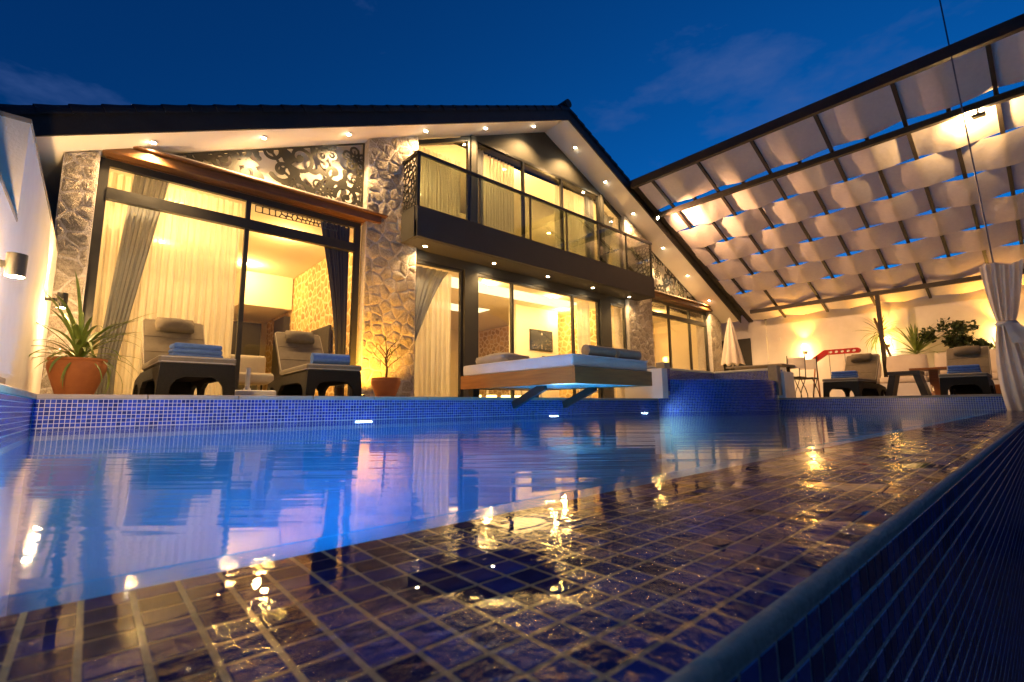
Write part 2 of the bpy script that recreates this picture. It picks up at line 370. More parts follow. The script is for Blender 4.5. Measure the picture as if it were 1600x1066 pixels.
s2 = tile_block(cols, srows, lambda u, v, n: (u, WY0-n+.0001, v), keep=lambda u, v: ('s', u, v) not in single)
tag(tb.build('tile_field', 'tile', weir, fix=False), kind='stuff'); tag(s2.build('tile_field', 'tile_side', weir, fix=False), kind='stuff')
mt = tile_block([0], [0], lambda u, v, n: (u, v, n)).build('tile', 'tile', weir, fix=False).data
ms = tile_block([0], [0], lambda u, v, n: (u, -n, v)).build('tile', 'tile_side', weir, fix=False).data
first = {'t': [o for o in weir.children if o.data == mt][0], 's': [o for o in weir.children if o.data == ms][0]}
for k, u, v in sorted(single):
    o = first.pop(k, None)
    if o is None:
        o = bpy.data.objects.new('tile', mt if k == 't' else ms); COL.objects.link(o); o.parent = weir
    o.location = (u, v, TZ-.0006) if k == 't' else (u, WY0, v)
for k, o in first.items(): bpy.data.objects.remove(o)
mb = MB(); prof = [(WY0+.005, TZ+.0003), (WY0+.001, TZ), (WY0-.0015, TZ-.0025), (WY0-.0022, TZ-.008), (WY0-.0012, TZ-.0145), (WY0+.004, TZ-.0155)]
mb.prism(prof, 'x', PX0-.2, PX1); mb.build('edge_trim', 'trim', weir, smooth=True, angle=50)

# water
pw = struct(MB().sheet(lambda a, b: (PX0+(PX1-PX0)*a, WY1+.002+(PY1-WY1-.004)*b, WZ), 60, 24), 'pool_water', 'water', smooth=True)
def filmz(v): return WZ-.0006-.0045*v-(.006*max(0, (v-.9)/.1)**2)
fw = struct(MB().sheet(lambda a, b: (PX0+(PX1-PX0)*a, WY1+.001-(WY1-WY0-.004)*b, filmz(b)), 300, 16), 'weir_water_film', 'film', smooth=True)
for i, (px, aim) in enumerate(((2.0, (1.6, 1.0, WZ-1.4)), (4.68, (3.2, 1.6, WZ-1.6)), (6.85, (8.2, 2.2, WZ-.7)))):
    n = thing('pool_light', ['slim underwater pool light below the thin potted tree', 'slim underwater pool light beneath the daybed', 'slim underwater pool light beside the raised spa'][i], 'pool light', (px, PY1, WZ), 'underwater pool lights')
    MB().rbox((px, PY1-.008, WZ-.020), (.17, .014, .016), .006, 2).build('lens', 'lampw', n)
    MB().rbox((px, PY1-.005, WZ-.020), (.20, .008, .030), .003, 2).build('bezel', 'whitep', n)
    lamp('pool_lamp', 'SPOT', (px, PY1-.06, WZ-.10), (900, 260, 30)[i], (.50, .88, 1), n, .05, to=aim, spot=(130, 105, 135)[i], blend=.9)

# raised corner spa with a curved front
spa = thing('raised_spa', 'raised blue mosaic corner spa with curved front spilling into the pool', 'spa', (8.6, 4.0, WZ))
s0, s1 = Vector((7.27, 4.44)), Vector((9.79, 3.43)); ch = (s1-s0); Lc = ch.length; nrm = Vector((ch.y, -ch.x)).normalized()
if nrm.y > 0: nrm = -nrm
sag = .45; Rc = (Lc*Lc/4+sag*sag)/(2*sag); cc = (s0+s1)/2-nrm*(Rc-sag); th = math.asin(Lc/2/Rc)
base_a = math.atan2(nrm.y, nrm.x)
def arc(sarc, rr=0):
    ang = base_a-th+2*th*(sarc/(2*th*Rc)); return (cc.x+(Rc+rr)*math.cos(ang), cc.y+(Rc+rr)*math.sin(ang))
AL = 2*th*Rc; SPZ = .315
mb = MB(); nA = 60
for k in range(nA):
    p0, p1 = arc(AL*k/nA), arc(AL*(k+1)/nA); q0, q1 = arc(AL*k/nA, -.2), arc(AL*(k+1)/nA, -.2)
    mb.add([(*p0, -1.4), (*p1, -1.4), (*p1, SPZ), (*p0, SPZ), (*q0, SPZ), (*q1, SPZ)], [(0, 1, 2, 3), (3, 2, 5, 4)])
mb.build('front_wall', 'grout', spa, smooth=True, angle=40)
tb = tile_block([T*(i+.5) for i in range(int(AL/T))], [SPZ-.001-T*(j+.5) for j in range(23)], lambda u, v, n: (*arc(u, n+.0008), v))
tag(tb.build('tile_field', 'tile_spa', spa, fix=False), kind='stuff')
BX, BY, BZ = 10.2, 4.86, .57
MB().box(7.27, BX, BY, BY+.14, 0, BZ).box(BX, BX+.14, 3.43, BY+.14, 0, BZ).build('back_wall', 'plaster', spa)
tb = tile_block([7.3+T*(i+.5) for i in range(107)], [BZ-.01-T*(j+.5) for j in range(9)], lambda u, v, n: (u, BY-.001-n, v))
t2 = tile_block([3.45+T*(i+.5) for i in range(52)], [BZ-.01-T*(j+.5) for j in range(9)], lambda u, v, n: (BX-.001-n, u, v)); tb.add(t2.v, t2.f)
tag(tb.build('tile_field', 'tile_spa', spa, fix=False), kind='stuff')
MB().rbox(((7.27+BX)/2+.07, BY+.07, BZ+.016), (BX-7.27+.18, .18, .032), .005, 2).rbox((BX+.07, (3.43+BY)/2-.03, BZ+.0165), (.18, BY-3.43-.06, .031), .005, 2).build('rim_coping', 'plaster', spa)
MB().box(7.10, 7.27, 4.25, BY+.14, -.0005, .50).build('end_wall', 'plaster', spa)
MB().box(9.82, 10.34, 3.30, 3.43, -.0005, .50).build('end_wall', 'plaster', spa)
for (cx, cy) in ((7.33, 4.36), (9.74, 3.44)):
    MB().rbox((cx, cy, .33), (.17, .17, .56), .006, 2).build('corner_post', 'coping', spa)
tb = tile_block([7.27+T*(i+.5) for i in range(5)], [.50-T*(j+.5) for j in range(14)], lambda u, v, n: (u, 4.274-n, v)); tag(tb.build('tile_field', 'tile_spa', spa, fix=False), kind='stuff')
wv = [(*arc(AL*k/30, -.2), SPZ+.012) for k in range(31)]+[(BX, 3.5, SPZ+.012), (BX, BY, SPZ+.012), (7.3, BY, SPZ+.012)]
MB().add(wv, [tuple(range(len(wv)))]).build('spa_water', 'water', spa)

# ------------------------------------------------------------------ garden wall (left)
gw = thing('garden_wall', 'white rendered garden wall with a raised end block beside the pool', 'wall', (-.55, 3.5, 0))
MB().prism([(-6, -.04), (7.19, -.04), (7.19, 1.60), (3.88, 1.60), (3.88, .98), (-6, .98)], 'x', -.72, -.42).build('wall_body', 'plaster', gw)
MB().box(-.75, -.415, 3.87, 7.19, 1.60, 1.625).build('wall_cap', 'coping', gw)
MB().box(-.75, -.415, -6, 3.87, .98, 1.0).build('wall_cap', 'coping', gw)
MB().box(-3.5, -.721, 3.88, 4.1, -.5, 1.601).build('return_wall', 'plaster', gw)
MB().rbox((-.395, 3.2, .035), (.045, 1.3, .07), .004, 2).build('skirting_block', 'coping', gw)
for i, (y, z, e, sr, sh) in enumerate(((2.93, .52, 18, .034, .050), (6.2, .94, 10, .040, .072))):
    s = thing('wall_sconce', ['black cylinder sconce high on the white garden wall at the picture edge', 'black up-and-down sconce above the large potted spiky plant'][i], 'wall lamp', (-.42, y, z), 'black sconces on the garden wall')
    MB().tube([(-.30, y, z-sh), (-.30, y, z+sh)], sr, 20).build('shade', 'black', s, smooth=True, angle=40)
    MB().box(-.42, -.30-sr+.004, y-.012, y+.012, z-.014, z+.014).build('bracket', 'black', s)
    MB().tube([(-.30, y, z-sh-.0015), (-.30, y, z-sh-.0005)], sr*.8, 16).build('bulb', 'lamp', s)
    lamp('sconce_down', 'POINT', (-.30, y, z-sh-.03), e*2.2, WARM, s, .02)
    if i: lamp('sconce_up', 'SPOT', (-.345, y, z+.09), e*6, WARM, s, .015, to=(-.40, y, 3), spot=75); MB().tube([(-.30, y, z+sh+.0005), (-.30, y, z+sh+.0015)], sr*.8, 16).build('bulb', 'lamp', s)

# ------------------------------------------------------------------ house
F = 7.2; RX, RZ, RS = 7.46, 6.29, .445
def sof(x): return RZ-RS*abs(x-RX)
house = thing('gabled_house', 'two-storey gabled stone house with black roof and lit glass front', 'house', (7.46, 7.2, 0))
def stone_mesh(poly, dp, r):
    """one rough-faced stone from an outline (x, z) about its middle: craggy bulged front facing -y"""
    n = len(poly); mb = MB()
    rings = [(1.0, lambda: .03), (.955, lambda: -dp*(.0+.5*r.random())), (.80, lambda: -dp*(.2+1.2*r.random())), (.5, lambda: -dp*(.2+1.4*r.random())), (.22, lambda: -dp*(.3+1.2*r.random()))]
    vs = [(x*k, d(), z*k) for k, d in rings for x, z in poly]+[(0, -dp*(.7+.5*r.random()), 0)]
    fs = [(q*n+k, q*n+(k+1) % n, (q+1)*n+(k+1) % n, (q+1)*n+k) for q in range(len(rings)-1) for k in range(n)]
    fs += [((len(rings)-1)*n+k, (len(rings)-1)*n+(k+1) % n, len(rings)*n) for k in range(n)]
    return mb.add(vs, fs)
def clip_half(poly, px, pz, nx, nz):
    o = []
    for k in range(len(poly)):
        a, b = poly[k], poly[(k+1) % len(poly)]
        da = (a[0]-px)*nx+(a[1]-pz)*nz; db = (b[0]-px)*nx+(b[1]-pz)*nz
        if da <= 0: o.append(a)
        if (da < 0) != (db < 0): t_ = da/(da-db); o.append((a[0]+(b[0]-a[0])*t_, a[1]+(b[1]-a[1])*t_))
    return o
def rubble(parent, mat, x0, x1, z0, ztop, yf, seed, size=.180, dp=.015, join=None, gap=.013, asp=1.35, place=None, soft=1):
    """random rubble: irregular stones from clipped cells, mortar joints left between them"""
    r = random.Random(seed); zt = max(ztop(x0), ztop(x1), ztop((x0+x1)/2)); sx, sz = size*asp, size/asp**.5; pts = []
    nr = max(1, round((zt-z0)/sz))
    for j in range(nr+1):
        nc = max(1, round((x1-x0)/sx)); off = .5*(j % 2)
        for i in range(-1, nc+1):
            pts.append((x0+(i+.5+off-.25+r.uniform(-.44, .44))*(x1-x0)/nc, z0+(j+.5+r.uniform(-.36, .36))*sz))
    for k, (px, pz) in enumerate(pts):
        poly = [(x0, z0), (x1, z0), (x1, ztop(x1)), ((x0+x1)/2, ztop((x0+x1)/2)), (x0, ztop(x0))]
        for m_, (qx, qz) in enumerate(pts):
            if m_ == k or abs(qx-px) > sx*3 or abs(qz-pz) > sz*3.5: continue
            d = math.hypot(qx-px, qz-pz)
            if d < 1e-6: continue
            nx, nz_ = (qx-px)/d, (qz-pz)/d
            poly = clip_half(poly, (px+qx)/2-nx*gap/2, (pz+qz)/2-nz_*gap/2, nx, nz_)
            if len(poly) < 3: break
        if len(poly) < 3: continue
        area = .5*abs(sum(poly[q][0]*poly[(q+1) % len(poly)][1]-poly[(q+1) % len(poly)][0]*poly[q][1] for q in range(len(poly))))
        if area < .15*size*size: continue
        for _ in range(soft):   # soften the corners
            poly = [p for q in range(len(poly)) for p in ((poly[q][0]*.90+poly[(q+1) % len(poly)][0]*.10, poly[q][1]*.90+poly[(q+1) % len(poly)][1]*.10), (poly[q][0]*.10+poly[(q+1) % len(poly)][0]*.90, poly[q][1]*.10+poly[(q+1) % len(poly)][1]*.90))]
        cx = sum(p[0] for p in poly)/len(poly); cz = sum(p[1] for p in poly)/len(poly)
        m_ = stone_mesh([((a-cx)*r.uniform(.94, 1), (b-cz)*r.uniform(.94, 1)) for a, b in poly], dp*r.uniform(.6, 1.3), r)
        if place: m_.v = [place(cx+p[0], p[1], cz+p[2]) for p in m_.v]
        else: m_.v = [(cx+p[0], yf+p[1], cz+p[2]) for p in m_.v]
        if join is not None: join.add(m_.v, m_.f)
        else: m_.build('stone', mat, parent, smooth=True, angle=50)
def pillar(x0, x1, yf, top, seed, side=None):
    p = MB().prism([(x0, 0), (x1, 0), (x1, top(x1)), ((x0+x1)/2, top((x0+x1)/2)), (x0, top(x0))], 'y', yf, 7.55).build('stone_pillar', 'mortar', house)
    rubble(p, 'stone', x0+.01, x1-.01, .01, top, yf, seed)
    if side:
        sx = x0 if side < 0 else x1
        rubble(p, 'stone', yf+.02, 7.2, .01, lambda q: min(top(sx), 3.0), 0, seed+50, size=.16, dp=.015, place=lambda a, n, z: (sx+n*(1 if side < 0 else -1), a, z))
pillar(-.47, -.17, 7.0, lambda x: min(sof(x)-.02, 2.88), 1)
pillar(3.10, 4.03, 7.06, lambda x: sof(x)-.012, 2)
pillar(10.36, 11.50, 7.08, lambda x: sof(x)-.012, 3)
pillar(14.88, 15.62, 7.06, lambda x: min(sof(x)-.02, 2.9), 4)
# upper left strip of the left pillar, back walls of the fretwork bays
MB().box(-.47, -.2, 7.1, 7.5, 2.885, 3.0).build('wall_infill', 'plaster', house)
for a, b in ((-.45, 3.10), (11.50, 15.5)):
    pts = [(a, 3.0), (b, 3.0), (b, sof(b)-.01), (a, max(3.02, sof(a)-.01))]
    MB().prism(pts, 'y', 7.36, 7.55).build('bay_wall', 'plaster', house)
# gable paint
MB().prism([(5.08, 5.33), (9.62, 5.33), (9.66, sof(9.66)-.008), (RX, RZ-.008), (5.06, sof(5.06)-.008)], 'y', 7.2, 7.5).build('gable_wall', 'gablepaint', house)

# roof: two slopes with soffit, black fascia, tiles on the verge
YR0, YR1 = 6.45, 14.5; EL, ER = -1.15, 15.75
for sgn, xe in ((-1, EL), (1, ER)):
    ze = sof(xe)
    MB().prism([(xe, ze), (RX, RZ), (RX, RZ+.05), (xe, ze+.05)], 'y', YR0+.03, YR1).build('soffit', 'soffit', house)
    rf = MB().prism([(xe-sgn*0, ze+.052), (RX, RZ+.052), (RX, RZ+.30), (xe+sgn*.06, ze+.26)], 'y', YR0+.02, YR1).build('roof', 'roof', house)
    MB().prism([(xe+sgn*.02, ze-.07), (RX, RZ-.07), (RX, RZ+.24), (xe+sgn*.02, ze+.24)], 'y', YR0-.012, YR0+.018).build('fascia', 'roof', rf)
    n = 34; dx = (xe-RX)/n; dz = -RS*abs(dx)
    for k in range(n):   # barrel verge tiles, each lapped over the next
        p0 = Vector((RX+dx*k, YR0+.05, RZ+.19-RS*abs(dx)*k)); p1 = Vector((RX+dx*(k+1.08), YR0+.05, RZ+.19-RS*abs(dx)*(k+1.08)))
        m_ = MB(); nn = 6; d = (p1-p0).normalized(); u = Vector((0, -1, 0)); v = d.cross(u).normalized(); v = v if v.z > 0 else -v
        vs = []
        for p, rr, lift in ((p0, .085, .0), (p1, .098, .012)):
            for q in range(nn+1):
                a = math.pi*(-.12+1.24*q/nn); vs.append(p+u*math.cos(a)*rr+v*(math.sin(a)*rr+lift))
        m_.add(vs, [(q, q+1, nn+2+q, nn+1+q) for q in range(nn)]+[tuple(range(nn, -1, -1)), tuple(range(nn+1, 2*nn+2))])
        m_.build('roof_tile', 'roof', rf, smooth=True, angle=40)
MB().tube([(RX, YR0-.02, RZ+.33), (RX, YR1, RZ+.33)], .10, 12).build('ridge_cap', 'roof', house, smooth=True, angle=40)

# downlights
def downlight(x, y, z, e, spot=95, slope=0):
    d = MB().lathe([(.052, -.012), (.052, -.004), (.034, -.004)], (x, y, z), 18).build('downlight', 'whitep', house)
    MB().lathe([(.030, -.0125), (.002, -.0135)], (x, y, z), 14).build('bulb', 'lamp', d)
    lamp('downlight_lamp', 'SPOT', (x, y, z-.03), e, WARM, d, .025, to=(x, y+.10, z-1), spot=spot, blend=.7)
for x in (.29, 1.48, 2.67, 4.05, 5.41, 6.75, 8.12, 9.25, 10.42, 11.84, 13.15, 14.45):
    downlight(x, 6.84, sof(x)-.004, 75, 130)
for x in (4.11, 5.66, 7.16, 8.68, 10.17): downlight(x, 6.9, 2.668, 26, 130)

# ---- fretwork by marching squares over a stroke field
def strokes_field(X, Z, strokes):
    f = np.full(X.shape, -1.0)
    for pts in strokes:
        P = np.array(pts); lo = P[:, :2].min(0)-P[:, 2].max()-.03; hi = P[:, :2].max(0)+P[:, 2].max()+.03
        m = (X > lo[0]) & (X < hi[0]) & (Z > lo[1]) & (Z < hi[1])
        if not m.any(): continue
        d = (P[None, :, 2]-np.hypot(X[m][:, None]-P[None, :, 0], Z[m][:, None]-P[None, :, 1])).max(1)
        f[m] = np.maximum(f[m], d)
    return f
def march(f, xs, zs):
    V = []; Fc = []; idx = {}
    def vid(p):
        k = (round(p[0], 5), round(p[1], 5))
        if k not in idx: idx[k] = len(V); V.append(k)
        return idx[k]
    for j in range(len(zs)-1):
        for i in range(len(xs)-1):
            c = [(xs[i], zs[j], f[j, i]), (xs[i+1], zs[j], f[j, i+1]), (xs[i+1], zs[j+1], f[j+1, i+1]), (xs[i], zs[j+1], f[j+1, i])]
            if all(q[2] <= 0 for q in c): continue
            poly = []
            for a in range(4):
                p, q = c[a], c[(a+1) % 4]
                if p[2] > 0: poly.append((p[0], p[1]))
                if (p[2] > 0) != (q[2] > 0):
                    t_ = p[2]/(p[2]-q[2]); poly.append((p[0]+(q[0]-p[0])*t_, p[1]+(q[1]-p[1])*t_))
            ids = []
            for p in poly:
                v_ = vid(p)
                if not ids or (v_ != ids[-1]): ids.append(v_)
            if ids and ids[0] == ids[-1]: ids.pop()
            if len(set(ids)) >= 3: Fc.append(tuple(ids))
    return V, Fc
def spiral(cx, cz, r0, a0, turns, w0, w1, n=44, grow=.12):
    o = []
    for k in range(n):
        q = k/(n-1); a = a0+turns*2*math.pi*q; r = r0*(1-q)**.8+r0*grow
        o.append((cx+r*math.cos(a), cz+r*math.sin(a), w0+(w1-w0)*q))
    return o
def leafs(x, z, a, L, W, bend=.6, n=16):
    o = []
    for k in range(n):
        q = k/(n-1); b = a+bend*q; o.append((x, z, W*math.sin(math.pi*min(1, q*.85+.12))*(1-q*.5)))
        x += math.cos(b)*L/n; z += math.sin(b)*L/n
    return o
def flower(x, z, r, n=5, a0=0):
    o = [[(x+r*.18*math.cos(2*math.pi*k/8), z+r*.18*math.sin(2*math.pi*k/8), r*.07) for k in range(9)]]
    for k in range(n):
        a = a0+2*math.pi*k/n
        px, pz = x+math.cos(a)*r*.62, z+math.sin(a)*r*.62
        ring = [(px+r*.30*math.cos(2*math.pi*q/16), pz+r*.30*math.sin(2*math.pi*q/16), r*.085) for q in range(17)]
        o.append(ring); o.append([(x+math.cos(a)*r*s_, z+math.sin(a)*r*s_, r*.06) for s_ in (.2, .35, .5, .62)])
    return o
def scrollwork(x0, x1, zb, topf, seed, step=.0125):
    r = random.Random(seed); st = []
    x = x0+.1
    spots = []
    for k in range(int((x1-x0)*8)):
        for tr in range(30):
            px = r.uniform(x0, x1); h = topf(px)-zb
            if h < .12: continue
            pz = zb+r.uniform(.02, h)
            rr = r.uniform(.13, .24)*min(1, .45+h)
            if all(math.hypot(px-a, pz-b) > (rr+c)*.88 for a, b, c in spots): spots.append((px, pz, rr)); break
    for k, (px, pz, rr) in enumerate(spots):
        if k % 4 == 1: st += flower(px, pz, rr*.95, 5, r.uniform(0, 6))
        else:
            a0 = r.uniform(0, 6.28); tn = r.choice((-1, 1))*r.uniform(1.1, 1.5)
            st.append(spiral(px, pz, rr, a0, tn, .038, .018))
            st.append([(px+rr*.14*math.cos(q*.8), pz+rr*.14*math.sin(q*.8), .022) for q in range(8)])
            for q in range(3):
                b = a0+tn*6.28*(.12+.16*q); st.append(leafs(px+rr*math.cos(b), pz+rr*math.sin(b), b+math.copysign(.7, tn), rr*r.uniform(.9, 1.3), .056, math.copysign(1.3, tn)))
    for k in range(len(spots)):
        a = spots[k]; b = min((q for q in spots if q is not a), key=lambda q: math.hypot(q[0]-a[0], q[1]-a[1]))
        st.append([(a[0]+(b[0]-a[0])*q/10, a[1]+(b[1]-a[1])*q/10+.03*math.sin(q*.314), .02) for q in range(11)])
    xs = np.arange(x0-.02, x1+.02, step); zs = np.arange(zb-.02, max(topf(x0), topf(x1))+.02, step)
    X, Z = np.meshgrid(xs, zs); f = strokes_field(X, Z, st)
    T_ = np.vectorize(topf)(X); bord = np.minimum(np.minimum(X-x0, x1-X), np.minimum(Z-zb, (T_-Z)*.92))
    f = np.maximum(f, .028-bord); f = np.minimum(f, bord)
    return march(f, xs, zs)
def panel(V, Fc, place, name, mat, parent, th=.008):
    o = MB().add([place(a, b) for a, b in V], Fc).build(name, mat, parent, fix=False)
    md = o.modifiers.new('thickness', 'SOLIDIFY'); md.thickness = th; md.offset = 0
    return o
V, Fc = scrollwork(.40, 3.09, 3.125, lambda x: sof(x)-.02, 5)
panel(V, Fc, lambda a, b: (a, 7.2, b), 'fretwork_panel', 'fret', house)
V, Fc = scrollwork(11.52, 14.50, 3.125, lambda x: sof(x)-.02, 11)
panel(V, Fc, lambda a, b: (a, 7.2, b), 'fretwork_panel', 'fret', house)
def cells(x0, x1, z0, z1, n, seed, w_, step=.012, edge=.02):
    r = random.Random(seed); P = np.array([(r.uniform(x0, x1), r.uniform(z0, z1)) for _ in range(n)])
    for it in range(6):   # relax the seeds so that the cells come out even
        g = np.array([(r.uniform(x0, x1), r.uniform(z0, z1)) for _ in range(1500)])
        k = np.hypot(g[:, None, 0]-P[None, :, 0], g[:, None, 1]-P[None, :, 1]).argmin(1)
        for q in range(n):
            if (k == q).any(): P[q] = g[k == q].mean(0)
    xs = np.arange(x0-step, x1+step*2, step); zs = np.arange(z0-step, z1+step*2, step); X, Z = np.meshgrid(xs, zs)
    D = np.sort(np.hypot(X[..., None]-P[:, 0], Z[..., None]-P[:, 1]), -1)
    f = w_-(D[..., 1]-D[..., 0]); bord = np.minimum(np.minimum(X-x0, x1-X), np.minimum(Z-z0, z1-Z))
    return march(np.minimum(np.maximum(f, edge-bord), bord), xs, zs)

# wooden beams and white ledge over the side windows
for a, b in ((-.22, 3.34), (11.35, 15.0)):
    bm_ = MB().rbox(((a+b)/2, 7.10, 2.960), (b-a, .20, .12), .012, 2).build('timber_beam', 'wood', house)
    MB().rbox(((a+b)/2+.05, 7.07, 3.036), (b-a+.08, .24, .032), .008, 2).build('moulding', 'wood', bm_)
    MB().box(a+.25, b-.2, 7.06, 7.36, 3.053, 3.115).build('ledge', 'soffit', house)
    MB().box(a+.1, b-.1, 7.16, 7.35, 2.88, 2.899).build('head_board', 'wood', house)

# ---- windows
def frame_rect(mb, x0, x1, z0, z1, t_=.06, y0=7.17, y1=7.24):
    mb.box(x0, x0+t_, y0, y1, z0, z1).box(x1-t_, x1, y0, y1, z0, z1).box(x0+t_, x1-t_, y0+.001, y1-.001, z1-t_, z1).box(x0+t_, x1-t_, y0+.001, y1-.001, z0, z0+t_*.7)
def window(x0, x1, z0, z1, mull, transom=None, t_=.06):
    m_ = MB(); frame_rect(m_, x0, x1, z0, z1, t_)
    w_ = m_.build('window', 'black', house)
    zt = z1-t_; xs = [x0+t_]+mull+[x1-t_]
    if transom: MB().box(x0+t_, x1-t_, 7.15, 7.235, transom[0], transom[1]).build('transom', 'black', w_); zt = transom[0]
    for k, xm in enumerate(mull):
        MB().box(xm-.028, xm+.028, 7.165, 7.23, z0+t_*.7, zt).build('mullion', 'black', w_)
        if transom: MB().box(xm-.03, xm+.03, 7.165, 7.23, transom[1], z1-t_).build('mullion', 'black', w_)
    for k in range(len(xs)-1):
        MB().box(xs[k]+.0, xs[k+1]-.0, 7.196+.012*(k % 2), 7.202+.012*(k % 2), z0+.03, zt+.005).build('pane', 'glass', w_)
        if transom: MB().box(xs[k], xs[k+1], 7.196, 7.202, transom[1]-.005, z1-t_+.005).build('pane', 'glass', w_)
    return w_
wl = window(-.17, 3.06, .0, 2.88, [1.42], (2.38, 2.52), .09)
wr = window(11.52, 14.86, .0, 2.88, [12.55, 13.75], (2.40, 2.52), .08)
for (a, b) in ((1.52, 2.72), (11.7, 12.45), (12.65, 13.65), (13.85, 14.7)):
    V, Fc = cells(a, b, 2.685, 2.79, int((b-a)*22), 3, .014, .008, .010)
    panel(V, Fc, lambda p, q: (p, 7.25, q), 'lattice_strip', 'black', wl if a < 5 else wr, .006)
for (a, b, mm) in ((4.04, 5.12, []), (5.42, 9.26, [6.37, 8.27]), (9.66, 10.36, [])): window(a, b, .0, 2.49, mm)
for a, b in ((5.12, 5.42), (9.26, 9.66)): MB().box(a, b, 7.12, 7.30, 0, 2.49).build('post', 'gablepaint', house)
MB().box(4.035, 10.355, 7.16, 7.32, 2.492, 2.665).build('lintel', 'gablepaint', house)
window(5.40, 9.42, 2.96, 5.32, [6.73, 7.98])
for a, b in ((5.28, 5.40), (9.42, 9.54)): MB().box(a, b, 7.14, 7.30, 2.96, 5.325).build('post', 'gablepaint', house)
for a, b in ((4.04, 5.28), (9.54, 10.36)):
    za, zb = sof(a)-.03, sof(b)-.03; t_ = .06
    m_ = MB().prism([(a, 2.96), (a+t_, 2.96), (a+t_, za-.03), (a, za-.03)], 'y', 7.17, 7.24).prism([(b-t_, 2.96), (b, 2.96), (b, zb-.03), (b-t_, zb-.03)], 'y', 7.17, 7.24)
    m_.prism([(a, za-.09), (b, zb-.09), (b, zb), (a, za)], 'y', 7.168, 7.242).box(a+t_, b-t_, 7.171, 7.239, 2.96, 3.01)
    w_ = m_.build('window', 'black', house)
    MB().prism([(a+.05, 3.0), (b-.05, 3.0), (b-.05, zb-.05), (a+.05, za-.05)], 'y', 7.196, 7.202).build('pane', 'glass', w_)

# ---- balcony
BX0, BX1, BY0 = 3.74, 10.78, 6.56
bal = MB().box(BX0, BX1, BY0, 7.155, 2.67, 2.95).build('balcony', 'fascia', house)
MB().box(BX0, BX1, BY0-.022, BY0+.05, 2.664, 3.19).build('fascia_panel', 'fascia', bal)
MB().box(BX0-.02, BX0+.04, BY0+.051, 7.155, 2.666, 3.19).build('fascia_panel', 'gablepaint', bal)
MB().box(BX1-.04, BX1+.02, BY0+.051, 7.155, 2.666, 3.19).build('fascia_panel', 'gablepaint', bal)
MB().box(BX0+.045, BX1-.045, BY0+.055, 7.15, 2.660, 2.669).build('soffit_board', 'gablepaint', bal)
MB().bar((BX0-.02, BY0+.02, 4.13), (BX1+.02, BY0+.02, 4.13), .055, .05).build('handrail', 'black', bal)
for sx in (BX0+.01, BX1-.01): MB().bar((sx, BY0+.05, 4.13), (sx, 7.15, 4.13), .05, .048).build('handrail', 'black', bal)
px = [BX0+.03, 5.05, 6.35, 7.45, 8.55, 9.65, BX1-.03]
for x in px: MB().box(x-.025 if x in (px[0], px[-1]) else x-.012, x+.025 if x in (px[0], px[-1]) else x+.012, BY0, BY0+.04, 3.19, 4.106).build('railing_post', 'black', bal)
for a, b in zip(px[:-1], px[1:]): MB().box(a+.026, b-.026, BY0+.016, BY0+.024, 3.2, 4.10).build('glass_panel', 'rglass', bal)
for sx in (BX0+.01, BX1-.01):
    V, Fc = cells(BY0+.06, 7.13, 3.21, 4.10, 46, 9, .026, .011, .022)
    panel(V, Fc, lambda p, q, sx=sx: (sx, p, q), 'fretwork_screen', 'fret', bal, .01)

# ---- rooms behind the glass
MB().box(-.3, 15.5, 7.25, 13.6, -.3, -.002).build('floor', 'ifloor', house)
MB().box(-.3, 15.5, 13.6, 13.75, -.3, 6.2).build('back_wall', 'iwall', house)
MB().box(-.45, -.19, 7.56, 13.6, 0, 3.0).build('side_wall', 'iwall', house)
MB().box(15.2, 15.5, 7.56, 13.6, 0, 3.0).build('side_wall', 'iwall', house)
MB().box(-.3, 3.30, 7.26, 13.6, 2.90, 3.0).build('ceiling', 'iceil', house)
MB().box(11.5, 15.3, 7.26, 13.6, 2.90, 3.0).build('ceiling', 'iceil', house)
MB().box(4.04, 10.36, 7.34, 13.6, 2.60, 2.94).build('ceiling', 'iceil', house)
# party walls; the left one is faced with rubble
pwl = MB().box(3.31, 4.02, 7.56, 13.6, 0, 4.42).build('party_wall', 'imortar', house)
MB().box(10.37, 11.49, 7.56, 13.6, 0, 4.5).build('party_wall', 'imortar', house)
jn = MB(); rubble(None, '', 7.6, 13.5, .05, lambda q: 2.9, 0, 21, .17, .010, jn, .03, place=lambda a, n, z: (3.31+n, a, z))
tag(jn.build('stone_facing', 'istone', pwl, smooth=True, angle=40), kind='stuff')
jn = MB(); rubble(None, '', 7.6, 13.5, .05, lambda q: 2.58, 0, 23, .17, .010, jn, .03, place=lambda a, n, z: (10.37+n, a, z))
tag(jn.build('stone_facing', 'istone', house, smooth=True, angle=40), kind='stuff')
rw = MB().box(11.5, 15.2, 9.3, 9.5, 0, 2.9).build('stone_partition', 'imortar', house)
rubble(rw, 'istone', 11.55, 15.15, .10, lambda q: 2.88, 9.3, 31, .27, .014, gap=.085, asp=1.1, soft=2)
MB().box(11.55, 15.15, 9.22, 9.275, .0, .62).build('dado', 'iwall', house)
# left room: dark cabinet, bulkhead, doorway, screen
MB().box(2.30, 2.95, 12.6, 13.2, 0, 1.95).build('cabinet', 'gablepaint', house)
MB().box(2.2, 3.28, 11.4, 13.6, 2.15, 2.9).build('bulkhead', 'iceil', house)
MB().box(3.16, 3.29, 11.5, 12.3, 0, 2.0).build('doorway', 'dark', house)
tag(MB().rbox((3.235, 9.3, 1.15), (.05, 1.0, .58), .008, 2).build('television', 'black'), 'flat black television on the stone wall inside the left room', 'television')
